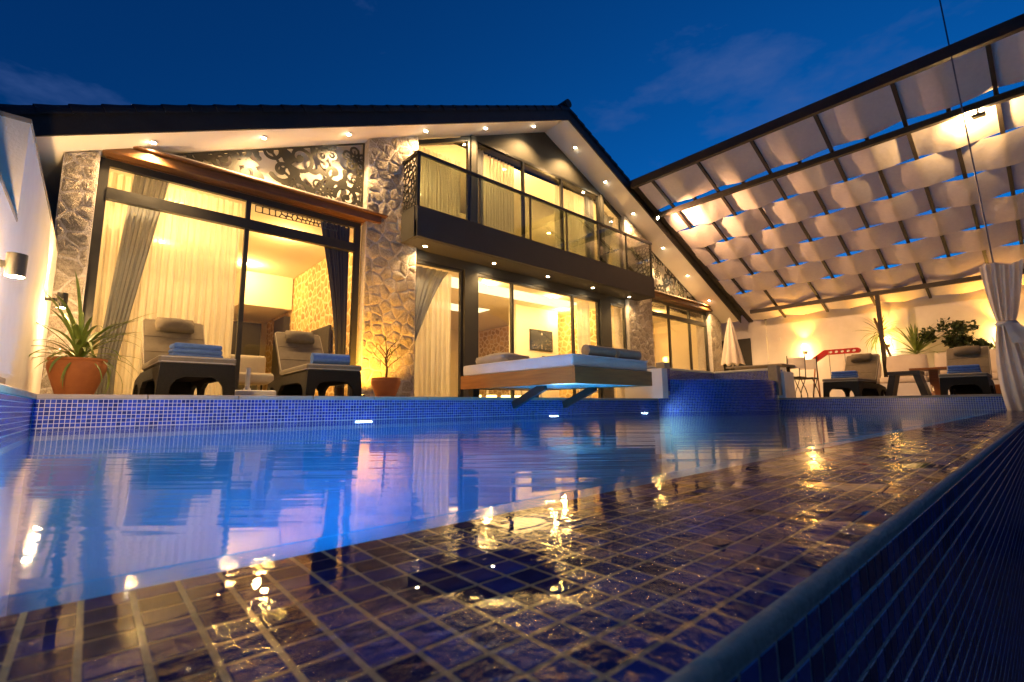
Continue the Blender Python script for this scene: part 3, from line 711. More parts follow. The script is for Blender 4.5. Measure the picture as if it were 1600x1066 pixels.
# middle room: ceiling coves, columns, lit panel wall
for a, b, c, d in ((5.3, 9.6, 8.05, 8.75), (5.2, 8.2, 10.2, 10.9)):
    MB().box(a, b, c, d, 2.585, 2.598).build('cove_light', 'cove', house)
    lamp('cove_lamp', 'AREA', ((a+b)/2, (c+d)/2, 2.57), 30, SOFT, house, (b-a, d-c), to=((a+b)/2, (c+d)/2, 0))
MB().box(8.3, 9.92, 9.2, 9.5, 0, 2.599).build('panel_wall', 'iceil', house)
MB().box(9.98, 10.02, 9.3, 9.34, .1, 2.5).build('led_strip', 'strip', house)
for cx in (6.7, 7.6): MB().box(cx, cx+.22, 12.2, 12.45, 0, 2.599).build('column', 'gablepaint', house)
pic = thing('framed_picture', 'framed dark seascape print on the pale wall behind the daybed', 'picture', (9.2, 9.19, 1.7))
MB().box(8.78, 9.66, 9.17, 9.199, 1.40, 1.98).build('picture_frame', 'black', pic)
MB().box(8.81, 9.63, 9.162, 9.169, 1.43, 1.95).build('print', 'picture', pic)
pr = [o for o in pic.children if o.name.startswith('print')][0]
MB().tube([(9.22, 9.1615, 1.87), (9.22, 9.1605, 1.87)], .035, 16).build('moon', 'mattress', pr)
q = random.Random(2); m_ = MB()
for k in range(90):
    xx, zz = q.uniform(8.84, 9.60), 1.45+.26*q.random()**1.6; ww = q.uniform(.004, .014)
    if abs(xx-9.22) < .10: xx = 9.22+q.gauss(0, .02); ww *= 1.6
    m_.box(xx-ww, xx+ww, 9.1612, 9.1619, zz-.004, zz+.004)
m_.build('glints', 'cream', pr)
st = thing('staircase', 'open staircase with dark rail inside the middle room', 'stairs', (6.3, 13, 0))
for k in range(10): MB().box(5.9+k*.0, 6.6, 12.9-k*.24, 13.16-k*.24, .17*k+.13, .17*k+.17).build('tread', 'wood', st)
MB().bar((5.88, 13.1, .9), (5.88, 10.7, 2.55), .04, .05).build('handrail', 'dark', st)
# upper room
MB().prism([(4.04, 4.75), (RX, RZ-.07), (10.4, sof(10.4)-.05), (10.4, sof(10.4)-.01), (RX, RZ-.01), (4.04, 4.80)], 'y', 7.52, 13.6).build('ceiling', 'iceil', house)
MB().box(6.2, 9.4, 11.0, 11.2, 2.95, 5.6).build('room_wall', 'iwall', house)
wd = MB().box(7.6, 9.3, 10.4, 10.98, 2.95, 5.0).build('wardrobe', 'imortar', house)
for k in range(3): MB().box(7.62+k*.56, 8.16+k*.56, 10.385, 10.4, 2.98, 4.97).build('wardrobe_door', 'imortar', wd)
# room lamps: ceiling spots
def ceil_spot(x, y, z, e, col=SOFT):
    d = MB().lathe([(.06, -.012), (.06, -.001), (.04, -.001)], (x, y, z), 14).build('ceiling_spot', 'whitep', house)
    MB().lathe([(.036, -.013), (.002, -.014)], (x, y, z), 12).build('bulb', 'lamp', d)
    lamp('ceiling_spot_lamp', 'POINT', (x, y, z-.10), e, col, d, .05)
for x, y in ((.7, 8.3), (2.3, 8.5), (.7, 10.3), (2.2, 10.8)): ceil_spot(x, y, 2.90, 32)
for x, y in ((4.6, 8.6), (6.4, 8.0), (8.4, 8.0), (9.8, 8.9)): ceil_spot(x, y, 2.60, 20)
for x, y in ((12.2, 8.3), (13.6, 8.3)): ceil_spot(x, y, 2.90, 18)
for x, y in ((5.2, 9.0), (7.4, 8.6), (9.2, 8.8)): ceil_spot(x, y, 4.70 if x != 7.4 else 5.9, 46, (1, .57, .19))

# ------------------------------------------------------------------ end wall and pergola
EX = 16.4
ew = thing('end_wall', 'long white terrace wall with a dark door behind the lounge sofa', 'wall', (EX, 3, 0))
MB().prism([(-2.5, 0), (8.5, 0), (8.5, 3.6), (6.4, 3.3), (5.9, 2.75), (-2.5, 2.75)], 'x', EX, EX+.25).build('wall_body', 'plaster', ew)
MB().box(EX-.05, EX-.001, 5.92, 6.36, 0, 2.9).build('pilaster', 'plaster', ew)
MB().box(EX-.03, EX-.001, 6.44, 7.42, 0, 2.08).build('door', 'dark', ew)
MB().box(EX-.9, EX-.001, -2.5, 5.6, 0, .45).build('planter_ledge', 'plaster', ew)
MB().box(15.62, EX-.001, 7.56, 7.7, 0, 3.2).build('return_wall', 'plaster', ew)
MB().rbox((EX-.012, 5.55, 1.95), (.02, .09, .09), .004, 2).build('cable_box', 'whitep', ew)
for i, y in enumerate((4.83, 2.80, .62)):
    z = 1.48
    s = thing('torch_sconce', ['amber glass torch sconce nearest the dark door on the terrace wall', 'amber glass torch sconce beside the leaning dracaena', 'amber glass torch sconce half hidden by the tied white curtain'][i], 'wall lamp', (EX, y, z), 'amber sconces on the terrace wall')
    MB().lathe([(.045, -.09), (.055, .0), (.05, .01)], (EX-.10, y, z), 16).build('holder', 'bark', s, smooth=True, angle=40)
    MB().box(EX-.10, EX-.001, y-.02, y+.02, z-.06, z-.02).build('bracket', 'bark', s)
    MB().lathe([(.045, .011), (.075, .10), (.07, .18), (.03, .23)], (EX-.10, y, z), 16).build('flame_globe', 'lampy', s, smooth=True)
    lamp('torch_up', 'SPOT', (EX-.14, y, z+.26), 62, (1, .42, .06), s, .05, to=(EX-.25, y, z+2), spot=95, blend=.8)
    lamp('torch_glow', 'POINT', (EX-.20, y, z+.14), 4, AMB, s, .06)
    lamp('torch_down', 'POINT', (EX-.16, y, z-.16), 3.5, (1, .74, .36), s, .04)

per = thing('pergola', 'dark sloping pergola woven with strips of cream fabric', 'pergola', (12.5, 3, 0))
PS = .4217
def pz(x): return 5.42-PS*(x-9.72)
YA, YB, DY = 6.38, -1.7, .585
rys = [5.89-DY*k for k in range(13)]
XE_ = EX-.06
sl_ = Vector((1, 0, -PS)).normalized(); pn = Vector((PS, 0, 1)).normalized()
for k, y in enumerate([6.36]+rys):
    MB().bar((9.775, y, pz(9.775)-.005), (XE_, y, pz(XE_)), .06 if k else .14, .055).build('rafter', 'pergola', per)
for x, hh, ya in ((9.72, .12, YA), (10.80, .12, YA), (15.60, .11, 6.06)):
    MB().bar((x, ya, pz(x)-(.125 if x > 10 else .045)), (x, YB, pz(x)-(.125 if x > 10 else .045)), .10, hh if x > 10 else .20).build('purlin', 'pergola', per)
for y in (2.78, -1.2): MB().box(15.555, 15.645, y-.045, y+.045, 0, pz(15.6)-.186).build('post', 'pergola', per)
for y in (-1.5,): MB().box(9.67, 9.77, y-.05, y+.05, -.001, pz(9.72)-.186).build('post', 'pergola', per)
xr = [9.80, 10.74, 10.90]+[10.90+.775*k for k in range(1, 7)]+[15.68, XE_]
rowsx = [(9.80, 10.74, 0)]+[(10.88+.778*k, 10.88+.778*(k+1)-.006, k % 2) for k in range(6)]+[(15.50, XE_-.05, 1)]
for rI, (xa, xb, par) in enumerate(rowsx):
    rr = random.Random(rI); ph = rr.random()*6; amp = .042; jit = [rr.uniform(.85, 1.35) for _ in range(40)]; ej = [rr.uniform(-.022, .022) for _ in range(80)]
    def fn(a, b, xa=xa, xb=xb, par=par, ph=ph, amp=amp, jit=jit, ej=ej):
        y = 6.30+(YB-6.30)*a; kk = (5.89-y)/DY
        s_ = math.cos(math.pi*(kk+par))           # +1 over a rafter that shows, -1 under the next
        s_ = math.asin(.97*s_)/math.asin(.97)      # taut between the rafters
        x = xa+(xb-xa)*b
        n_ = s_*amp*jit[int(round(kk+2)) % 40]+.006*math.sin(77*a+ph+5*b)*math.sin(3*b+ph)+.004*math.sin(157*a+9*b+ph)*math.sin(4*b)
        sag = -.012*math.sin(math.pi*b)
        k0 = int(math.floor(kk+3)); fq = kk+3-k0; e0 = ej[k0 % 40+(40 if b > .5 else 0)]; e1 = ej[(k0+1) % 40+(40 if b > .5 else 0)]; e = (e0+(e1-e0)*fq)*abs(2*b-1)
        p = Vector((x+e, y, pz(x+e)))+pn*(n_+.0)+Vector((0, 0, sag))
        return p
    MB().sheet(fn, 220, 6).build('fabric_strip', 'fabric', per, smooth=True, fix=False)
fl = thing('flood_lamp', 'small black floodlight clamped on the upper pergola beam', 'lamp', (10.8, .28, 4.75), 'lamps on the pergola')
MB().rbox((10.86, .28, 4.70), (.13, .18, .05), .01, 2).build('body', 'black', fl)
MB().bar((10.8, .28, 4.80), (10.84, .28, 4.70), .03, .03).build('arm', 'black', fl)
MB().box(10.865, 10.92, .21, .35, 4.727, 4.729).build('lens', 'lamp', fl)
lamp('flood', 'POINT', (10.97, .40, 4.70), 75, WARM, fl, .05)
fl = thing('spot_lamp', 'small spotlight where the pergola meets the house eave', 'lamp', (10.62, 6.35, 4.72), 'lamps on the pergola')
MB().tube([(10.62, 6.33, 4.74), (10.62, 6.24, 4.70)], .045, 14).build('body', 'black', fl)
MB().tube([(10.62, 6.239, 4.6995), (10.62, 6.236, 4.698)], .035, 12).build('lens', 'lamp', fl)
lamp('spot', 'SPOT', (10.62, 6.18, 4.62), 400, (1, .52, .25), fl, .04, to=(14.0, 1.8, 2.2), spot=140, blend=1.0)

# dark hillside beyond the terrace wall
def hill(a, b):
    y = -26+70*a; x = 26+40*b
    h = (4.6+4.6*math.exp(-((y+14)/12)**2)+1.2*math.sin(y*.35)+.5*math.sin(y*1.3+1))*math.sin(min(1, b*1.6)*math.pi/2)**.7
    return (x+1.5*math.sin(y*.5), y, -2.3+h*1.25*(1+.04*math.sin(y*4.1)))
struct(MB().sheet(hill, 90, 14), 'hill', 'ground', smooth=True)

# tied curtain and its cable at the pool end
cu = thing('tied_curtain', 'white outdoor curtain gathered with a tie at the pool end', 'curtain', (9.65, .22, -.3))
def curt(a, b):
    z = 1.86-2.2*b
    wq = .235 if b < .40 else 0
    if b < .40: q = b/.40; half = .225*(1-q)**.8+.085*q; cy = .26+.03*q
    else: q = (b-.40)/.60; half = .085+.13*math.sin(math.pi*min(1, q*.62+.06))*1.1; cy = .29-.10*q
    y = cy+(.5-a)*2*half
    dpt = .03*(1+.6*(b > .4))*math.sin(a*math.pi*9+2*b)+.02*math.sin(a*31+b*5)
    dpt *= min(1, .5+half*4)
    return (9.62+dpt-.10*math.sin(math.pi*b)*(1-(2*a-1)**2), y, z+.03*math.sin(a*math.pi*2.2)*(1 if b == 0 else .3))
MB().sheet(curt, 90, 60).build('cloth', 'wdrape', cu, smooth=True, fix=False)
MB().lathe([(.095, -.035), (.125, 0), (.095, .035)], (9.60, .29, .98), 18).build('tie_band', 'wdrape', cu, smooth=True)
for k in range(2): MB().sheet(lambda a, b, k=k: (9.47-.03*math.sin(b*3), .27-.05*k-(.10+.05*k)*b+(a-.5)*.09*(1+b), .97-.28*b), 3, 10).build('tie_end', 'wdrape', cu, smooth=True, fix=False)
tag(MB().tube([(9.62, .33, 1.87), (9.66, .405, 4.2), (9.70, .48, 6.4), (9.76, .58, 9.0)], .010, 6).build('stay_cable', 'steel'), 'thin dark cable running up from the tied curtain', 'cable')

# ------------------------------------------------------------------ room curtains
def drape(name, mat, x0, x1, y, z0, z1, folds, amp, label, cat='curtain', group=None, sweep=None):
    def fn(a, b):
        q = 1-b; s0_, s1_ = x0, x1
        if sweep: s0_, s1_ = sweep(q, x0, x1)
        x = s0_+(s1_-s0_)*a
        d = amp*math.sin(2*math.pi*folds*a+.6*math.sin(3*b))+amp*.5*math.sin(2*math.pi*folds*2.37*a+1+b)
        return (x, y+d, z0+(z1-z0)*b)
    o = MB().sheet(fn, int(folds*10), 16).build(name, mat, None, smooth=True, fix=False)
    return tag(o, label, cat, group)
drape('sheer_curtain', 'sheer', -.10, 1.40, 7.52, .03, 2.86, 17, .018, 'wide sheer white curtain filling the left half of the left window')
def sw1(q, a, b): return (a+.02-.02*q, a+.62-.42*max(0, min(1, q*1.05))**1.1)
drape('grey_drape', 'drape', .02, .62, 7.40, .02, 2.86, 6, .026, 'grey drape drawn aside at the far left of the left window', sweep=lambda q, a, b: (.16-.20*q, .52-.34*min(1, q*1.2)))
drape('dark_drape', 'ddrape', 2.50, 3.0, 7.42, .02, 2.86, 6, .03, 'dark grey drape hanging straight at the right of the left window', sweep=lambda q, a, b: (2.50+.34*math.sin(min(1, q*1.15)*1.5), 2.98))
drape('sheer_curtain', 'sheer', 4.40, 5.08, 7.52, .03, 2.46, 9, .02, 'sheer curtain swept aside in the narrow window right of the stone pillar', sweep=lambda q, a, b: (4.10+.0*q, 5.08))
drape('grey_drape', 'drape', 4.10, 4.60, 7.42, .02, 2.46, 6, .026, 'grey drape tapering down in the window right of the stone pillar', sweep=lambda q, a, b: (4.09, 4.95-.80*min(1, q*1.5)**.8))
drape('sheer_curtain', 'sheer', 9.70, 10.2, 7.46, .03, 2.46, 7, .02, 'pale curtain in the narrow window beside the right stone pillar')
drape('sheer_curtain', 'sheer', 8.75, 9.2, 7.46, .03, 2.46, 6, .025, 'pale curtain bunched at the right end of the wide ground-floor window')
drape('sheer_curtain', 'sheer', 5.45, 6.68, 7.44, 2.98, 5.24, 13, .025, 'sheer curtain in the left sliding door of the balcony')
drape('sheer_curtain', 'sheer', 8.02, 9.36, 7.44, 2.98, 5.24, 13, .025, 'sheer curtain in the right sliding door of the balcony')
drape('grey_drape', 'drape', 5.44, 5.75, 7.36, 2.98, 5.24, 4, .03, 'grey drape at the left edge of the balcony doors')
drape('grey_drape', 'drape', 9.05, 9.38, 7.36, 2.98, 5.24, 4, .03, 'grey drape at the right edge of the balcony doors')
drape('sheer_curtain', 'sheer', 4.10, 5.2, 7.40, 2.98, 4.80, 12, .025, 'sheer curtain in the slanted upper window above the stone pillar')
drape('grey_drape', 'drape', 9.58, 10.1, 7.40, 2.98, 4.98, 6, .03, 'grey drape in the slanted upper window at the right of the balcony', sweep=lambda q, a, b: (9.58, 10.3-.5*q))

# ------------------------------------------------------------------ loungers
def make_lounger():
    r = bpy.data.objects.new('sun_lounger', None); COL.objects.link(r)
    arch = [(.20+.0, 0), (.19, .08), (.155, .135), (.10, .16), (-.10, .16), (-.155, .135), (-.19, .08), (-.20, 0)]
    MB().prism([(-.285, 0), (-.27, .27), (.27, .27), (.285, 0)]+arch, 'y', 0, .045).build('front_panel', 'rattan', r)
    side = [(.046, 0), (.046, .26), (1.30, .255), (1.75, .20), (1.86, .10), (1.88, 0), (1.80, 0), (1.74, .10), (1.62, .15), (1.48, .15), (1.38, .10), (1.33, 0), (1.24, 0), (1.18, .10), (1.05, .155), (.34, .155), (.22, .13), (.155, .08), (.14, 0)]
    for x in (-.275, .235): MB().prism(side, 'x', x, x+.04).build('side_panel', 'rattan', r)
    MB().box(-.234, .234, .046, 1.75, .20, .235).build('seat_base', 'rattan', r)
    MB().box(-.234, .234, 1.72, 1.76, .02, .199).build('rear_panel', 'rattan', r)
    cu_ = MB().rbox((0, .585, .305), (.57, 1.17, .065), .026, 3).build('seat_cushion', 'taupe', r, smooth=True, angle=50)
    for z in (.284, .326):
        MB().tube([(-.275, 1.1, z), (-.277, .02, z), (-.26, .002, z), (.26, .002, z), (.277, .02, z), (.275, 1.1, z)], .006, 6).build('piping', 'piping', cu_)
    an = R(51); rot = Matrix.Rotation(an, 3, 'X'); L_ = .69
    c = Vector((0, 1.16, .30))+rot @ Vector((0, L_/2, .01))
    bc = MB().rbox(c, (.56, L_, .065), .026, 3, rot).build('back_cushion', 'taupe', r, smooth=True, angle=50)
    pts = [Vector((0, 1.16, .30))+rot @ Vector((x, y, .036)) for x, y in ((-.268, .02), (-.272, L_-.03), (-.25, L_-.004), (.25, L_-.004), (.272, L_-.03), (.268, .02))]
    MB().tube(pts, .006, 6).build('piping', 'piping', bc)
    for q in (.2, .42): MB().tube([Vector((0, 1.16, .30))+rot @ Vector((x, q, .044)) for x in (-.26, 0, .26)], .0035, 5).build('seam', 'taupe', bc)
    bb = Vector((0, 1.16, .26)); MB().rbox(bb+rot @ Vector((0, L_/2, -.02)), (.52, L_, .03), .01, 2, rot).build('backrest', 'rattan', r)
    MB().tube([(-.2, 1.36, .22), (-.2, 1.48, .68)], .012, 6).tube([(.2, 1.36, .22), (.2, 1.48, .68)], .012, 6).build('back_support', 'rattan', r)
    MB().rbox(Vector((0, 1.16, .30))+rot @ Vector((0, .57, .085)), (.36, .17, .11), 0, 3, rot, puff=.9).build('pillow', 'taupe', r, smooth=True)
    return r
L0 = make_lounger(); spots = [((.66, 4.78, 0), 2, 'taupe sun lounger with blue towel beside the large terracotta pot'), ((1.86, 4.86, 0), -3, 'taupe sun lounger with rolled blue towel left of the stone pillar'),
         ((10.1, 2.48, 0), -92, 'taupe sun lounger with blue towel between the red frame and the black table'), ((10.1, .86, 0), -89, 'taupe sun lounger with blue towel nearest the tied white curtain')]
for i, (loc, rz, lab) in enumerate(spots):
    o = L0 if i == 0 else copy_tree(L0)
    o.location = loc; o.rotation_euler = (0, 0, R(rz)); tag(o, lab, 'sun lounger', 'sun loungers around the pool')
    m_ = MB()
    if i == 1: m_.tube([(-.19, 0, .062), (-.188, 0, .064), (.188, 0, .064), (.19, 0, .062)], [.02, .062, .062, .02], 20)
    else:
        for q in range(3): m_.rbox((0, .006*q, .024+.045*q), (.40-.01*q, .21-.012*(q % 2), .049), .023, 3)
    tw = m_.build('towel', 'towel', None, smooth=True, angle=60)
    rm = Matrix.Rotation(R(rz), 3, 'Z'); tw.location = Vector(loc)+rm @ Vector((.03 if i == 0 else .0, (.36, .18, .30, .36)[i], .338)); tw.rotation_euler = (0, 0, R(rz+(4, -3, 5, 2)[i]))
    tag(tw, ['folded blue towel on the lounger beside the large terracotta pot', 'rolled blue towel on the foot of the lounger left of the pillar', 'folded blue towel on the lounger next to the red frame', 'folded blue towel on the lounger nearest the curtain'][i], 'towel', 'blue towels on the loungers')

# ------------------------------------------------------------------ daybed over the water
bed = thing('daybed', 'square white daybed on a teak frame cantilevered over the pool', 'daybed', (4.3, 4.46, 0))
X0, X1, Y0, Y1, ZB, ZT = 3.62, 5.02, 3.14, 5.12, .115, .285
MB().box(X0, X0+.035, Y0+.036, Y1, ZB, ZT).build('side_board', 'woody', bed); MB().box(X1-.035, X1, Y0+.036, Y1, ZB, ZT).build('side_board', 'woody', bed)
MB().box(X0, X1, Y0, Y0+.035, ZB, ZT).build('front_board', 'bedwood', bed); MB().box(X0+.036, X1-.036, Y1-.035, Y1, ZB, ZT).build('back_board', 'wood', bed)
MB().box(X0+.04, X1-.04, Y0+.04, Y1-.04, ZB+.01, ZB+.03).build('underside', 'whitep', bed)
mt_ = MB().rbox(((X0+X1)/2, (Y0+Y1)/2+.01, .352), (X1-X0-.03, Y1-Y0-.06, .145), .03, 3).build('mattress', 'mattress', bed, smooth=True, angle=50)
for z in (.30, .41): MB().tube([(X0+.016, Y1-.05, z), (X0+.014, Y0+.04, z), (X0+.03, Y0+.026, z), (X1-.03, Y0+.026, z), (X1-.014, Y0+.04, z), (X1-.015, Y1-.05, z)], .005, 6).build('piping', 'mattress', mt_)
for x in (3.95, 4.88): MB().bar((x, PY1-.02, -.10), (x, Y0+.75, ZB+.005), .055, .09).build('strut', 'black', bed)
for x in (3.75, 4.85): MB().box(x-.05, x+.05, 4.95, 5.05, 0, ZB-.001).build('leg', 'black', bed)
for i, (x0_, x1_) in enumerate(((3.98, 4.48), (4.52, 4.98))):
    m_ = MB().tube([(x0_, 3.30, .49), (x0_+.01, 3.30, .49), (x1_-.01, 3.30, .49), (x1_, 3.30, .49)], [.04, .062, .062, .04], 20)
    tag(m_.build('bolster', 'grey', None, smooth=True, angle=60), ['left grey rolled bolster at the near edge of the daybed', 'right grey rolled bolster at the near edge of the daybed'][i], 'bolster', 'bolsters on the daybed')
tag(MB().rbox((3.92, 4.62, .475), (.46, .62, .15), 0, 3, None, puff=.8).build('cushion', 'grey', None, smooth=True), 'plump grey cushion at the far end of the daybed', 'cushion')
tag(MB().box(3.78, 4.1, 3.75, 4.02, .4255, .432).box(3.78, 4.1, 3.75, 3.765, .4321, .45).box(3.78, 4.1, 4.005, 4.02, .4321, .45).build('tray', 'dark'), 'flat dark tray lying on the daybed', 'tray')

# ------------------------------------------------------------------ plants
def blade(base, az, elev, L_, W, droop, seed, n=9):
    p = Vector(base); e = elev; vs = []; sd = Vector((-math.sin(az), math.cos(az), 0))
    for k in range(n+1):
        q = k/n; wq = W*(.55+.9*q)*(1-q)**.55 if q < 1 else 0.0005
        d = Vector((math.cos(az)*math.cos(e), math.sin(az)*math.cos(e), math.sin(e))); nn = d.cross(sd)
        vs += [p-sd*wq, p+nn*(-wq*.35), p+sd*wq]; p = p+d*(L_/n); e -= droop/n*(1+q)
    fs = []
    for k in range(n): fs += [(3*k, 3*k+1, 3*k+4, 3*k+3), (3*k+1, 3*k+2, 3*k+5, 3*k+4)]
    return MB().add(vs, fs)
def pot_profile(r, h): return [(r*.52, 0), (r*.60, h*.02), (r*.78, h*.35), (r*.98, h*.72), (r, h*.86), (r*.95, h*.92), (r*.99, h*.95), (r*.99, h), (r*.88, h), (r*.86, h*.93)]
def rosette(parent, base, n, L_, W, e0, e1, dr, seed, mat='leaf', name='leaf'):
    q = random.Random(seed)
    for k in range(n):
        blade((base[0], base[1], base[2]+.03*q.random()), q.uniform(0, 6.283), R(q.uniform(e0, e1)), L_*q.uniform(.7, 1.15), W*q.uniform(.8, 1.15), q.uniform(dr*.4, dr*1.3), q.random()).build(name, mat, parent, smooth=True, fix=False)
c = (-.125, 5.72, 0)
p = thing('potted_spiky_plant', 'large round terracotta pot with a spiky strap-leaved plant', 'potted plant', c)
MB().lathe(pot_profile(.205, .345), c, 36).build('pot', 'terra', p, smooth=True, angle=35)
MB().lathe([(.17, .27), (.175, .312)], c, 20).build('soil', 'soil', p)
rosette(p, (c[0], c[1], .31), 44, .54, .021, 15, 85, 1.5, 4); rosette(p, (c[0], c[1], .33), 12, .74, .021, 55, 88, .9, 8)
rosette(p, (c[0]+.02, c[1]-.03, .31), 12, .55, .009, 5, 40, 1.6, 12)
c = (3.02, 6.05, 0)
p = thing('potted_tree', 'small terracotta pot with a thin bare-branched tree before the stone pillar', 'potted plant', c)
MB().lathe(pot_profile(.20, .29), c, 32).build('pot', 'terra', p, smooth=True, angle=35)
MB().lathe([(.165, .23), (.168, .262)], c, 20).build('soil', 'soil', p)
q = random.Random(3)
MB().tube([(c[0], c[1], .25), (c[0]+.01, c[1], .42), (c[0]-.01, c[1]+.01, .55), (c[0]+.02, c[1], .68)], [.018, .015, .013, .011], 8).build('trunk', 'bark', p, smooth=True)
for k in range(9):
    a = k*2.4; z = .42+.03*k; b = Vector((c[0], c[1], z)); d = Vector((math.cos(a)*.17, math.sin(a)*.13, .13+.05*q.random()))
    MB().tube([b, b+d*.5+Vector((0, 0, .01)), b+d], [.008, .006, .005], 6).build('branch', 'bark', p, smooth=True)
    for j in range(3): blade(b+d, a+(j-1)*1.1, R(35+20*q.random()), .12, .012, .9, k*3+j, 5).build('leaf', 'leaf', p, smooth=True, fix=False)
s = thing('uplight', 'small ground uplight glowing amber at the foot of the stone pillar', 'lamp', (2.93, 6.62, 0))
MB().lathe([(.045, 0), (.05, .03), (.05, .07), (.04, .075)], (2.93, 6.62, 0), 16).build('housing', 'black', s)
MB().lathe([(.036, .0755), (.002, .077)], (2.93, 6.62, 0), 14).build('lens', 'lampy', s)
lamp('uplight_lamp', 'SPOT', (2.93, 6.60, .10), 130, (1, .43, .035), s, .04, to=(3.30, 7.1, 1.0), spot=100, blend=.8)
# plants on the terrace ledge
for nm, lab, c, n, L_, W, e, dr, trunk in (('leaning_dracaena', 'tall leaning dracaena with a spiky head against the terrace wall', (15.95, 2.72, .45), 60, .62, .020, (-30, 80), .9, [(15.95, 2.62, .45), (15.95, 2.70, 1.1), (15.95, 2.86, 1.75), (15.95, 2.96, 2.2)]),
        ('agave_plant', 'spiky fan-leaved agave behind the sofa cushions', (15.9, 2.16, .45), 46, .85, .032, (5, 80), .45, [(15.9, 2.16, .45), (15.9, 2.16, 1.12)]),
        ('young_agave', 'small spiky plant beside the curtain-side sconce', (15.9, .70, .45), 16, .45, .018, (25, 75), .6, [(15.9, .70, .45), (15.9, .70, 1.02)])):
    p = thing(nm, lab, 'plant', c); MB().tube(trunk, [.03]*len(trunk), 8).build('trunk', 'bark', p, smooth=True)
    h_ = trunk[-1] if nm != 'leaning_dracaena' else trunk[2]
    rosette(p, h_, n, L_, W, e[0], e[1], dr, len(nm))
    if nm == 'leaning_dracaena': MB().tube([trunk[2], trunk[3]], [.014, .006], 6).build('shoot', 'bark', p)
def bush(name, label, c, rad, n, mat, stem=.5):
    p = thing(name, label, 'shrub', c); q = random.Random(5); m_ = MB()
    MB().tube([(c[0], c[1], c[2]), (c[0]+.02, c[1], c[2]+stem)], [.03, .02], 8).build('trunk', 'bark', p)
    lobes = [(Vector((q.gauss(0, .5), q.gauss(0, .6), q.uniform(-.8, .9)))*rad*.8, rad*q.uniform(.25, .5)) for _ in range(16)]
    for k in range(n):
        ce, rr = q.choice(lobes); d = Vector((q.gauss(0, 1), q.gauss(0, 1), q.gauss(0, 1))).normalized()*rr*q.random()**.4
        ctr = Vector((c[0], c[1], c[2]+stem+rad*.7))+ce+d; s_ = q.uniform(.026, .048)*(1 if rad > .3 else .6)
        a = Vector((q.gauss(0, 1), q.gauss(0, 1), q.gauss(0, .6))).normalized(); b = a.cross(Vector((q.gauss(0, 1), q.gauss(0, 1), 1))).normalized()
        m_.add([ctr-a*s_*1.6, ctr+b*s_*.7, ctr+a*s_*1.6, ctr-b*s_*.7], [(0, 1, 2, 3)])
    m_.build('crown', mat, p, fix=False)
bush('round_bush', 'dark leafy bush behind the lounger nearest the curtain', (15.9, 1.40, .45), .44, 1700, 'leafd', .72)
bush('small_shrub', 'low green shrub at the foot of the right end pillar', (13.6, 6.3, 0), .20, 420, 'leaf', .12)

# ------------------------------------------------------------------ terrace furniture
sf = thing('lounge_sofa', 'long cream terrace sofa with square back cushions under the sconces', 'sofa', (15.0, 1.6, 0))
MB().box(14.6, 15.48, -1.6, 3.70, .0, .36).build('base', 'plaster', sf)
for k, y in enumerate((3.3, 2.36, 1.42, .48, -.46)):
    MB().rbox((14.98, y-.06, .44), (.80, .90, .15), .04, 3).build('seat_cushion', 'cream', sf, smooth=True, angle=50)
    MB().rbox((15.36, y-.06, .80), (.84, .58, .24), 0, 3, Matrix.Rotation(R(90), 3, 'Z') @ Matrix.Rotation(R(100), 3, 'X'), puff=.5).build('back_cushion', 'cream', sf, smooth=True)
tb_ = thing('black_side_table', 'black side table with splayed plank legs beside the lounger', 'table', (11.35, 1.72, 0))
MB().box(11.1, 11.6, 1.50, 1.96, .40, .46).build('table_top', 'dark', tb_)
for sy, yy in ((1, 1.90), (-1, 1.56)): MB().prism([(yy-.05, .399), (yy+.05, .399), (yy+.05+sy*.09, 0), (yy-.05+sy*.09, 0)], 'x', 11.15, 11.55).build('leg', 'dark', tb_)
tb_ = thing('wooden_coffee_table', 'warm brown wooden coffee table in front of the sofa', 'table', (12.4, 1.4, 0))
MB().rbox((12.4, 1.32, .54), (.55, .95, .045), .006, 2).build('table_top', 'woody', tb_)
for y in (1.45, .95): MB().box(12.25, 12.5, y-.07, y+.07, 0, .517).build('leg', 'woody', tb_)
tag(MB().rbox((12.35, .80, .12), (.4, .6, .16), .01, 2).box(12.2, 12.5, .55, 1.05, 0, .041).build('wooden_crate', 'woody'), 'low wooden crate seen under the lounger nearest the curtain', 'crate')
# umbrella
um = thing('closed_parasol', 'closed white parasol standing before the dark door', 'parasol', (13.0, 5.62, 0))
MB().tube([(13, 5.62, 0), (13, 5.62, 2.25)], .022, 10).build('pole', 'whitep', um)
MB().lathe([(.22, 0), (.22, .05), (.05, .07)], (13, 5.62, 0), 20).build('base', 'black', um)
def umb(a, b):
    an = a*2*math.pi; r_ = (.03+.25*b**.9)*(1+.14*math.cos(an*8)+.05*math.sin(an*3+b*4)); return (13+r_*math.cos(an), 5.62+r_*math.sin(an), 2.22-1.25*b-.03*math.cos(an*8)*b)
MB().sheet(umb, 64, 14).build('canopy', 'wdrape', um, smooth=True, fix=False)
MB().lathe([(.10, .80), (.10, .86)], (13, 5.62, 0), 14).build('runner', 'black', um)
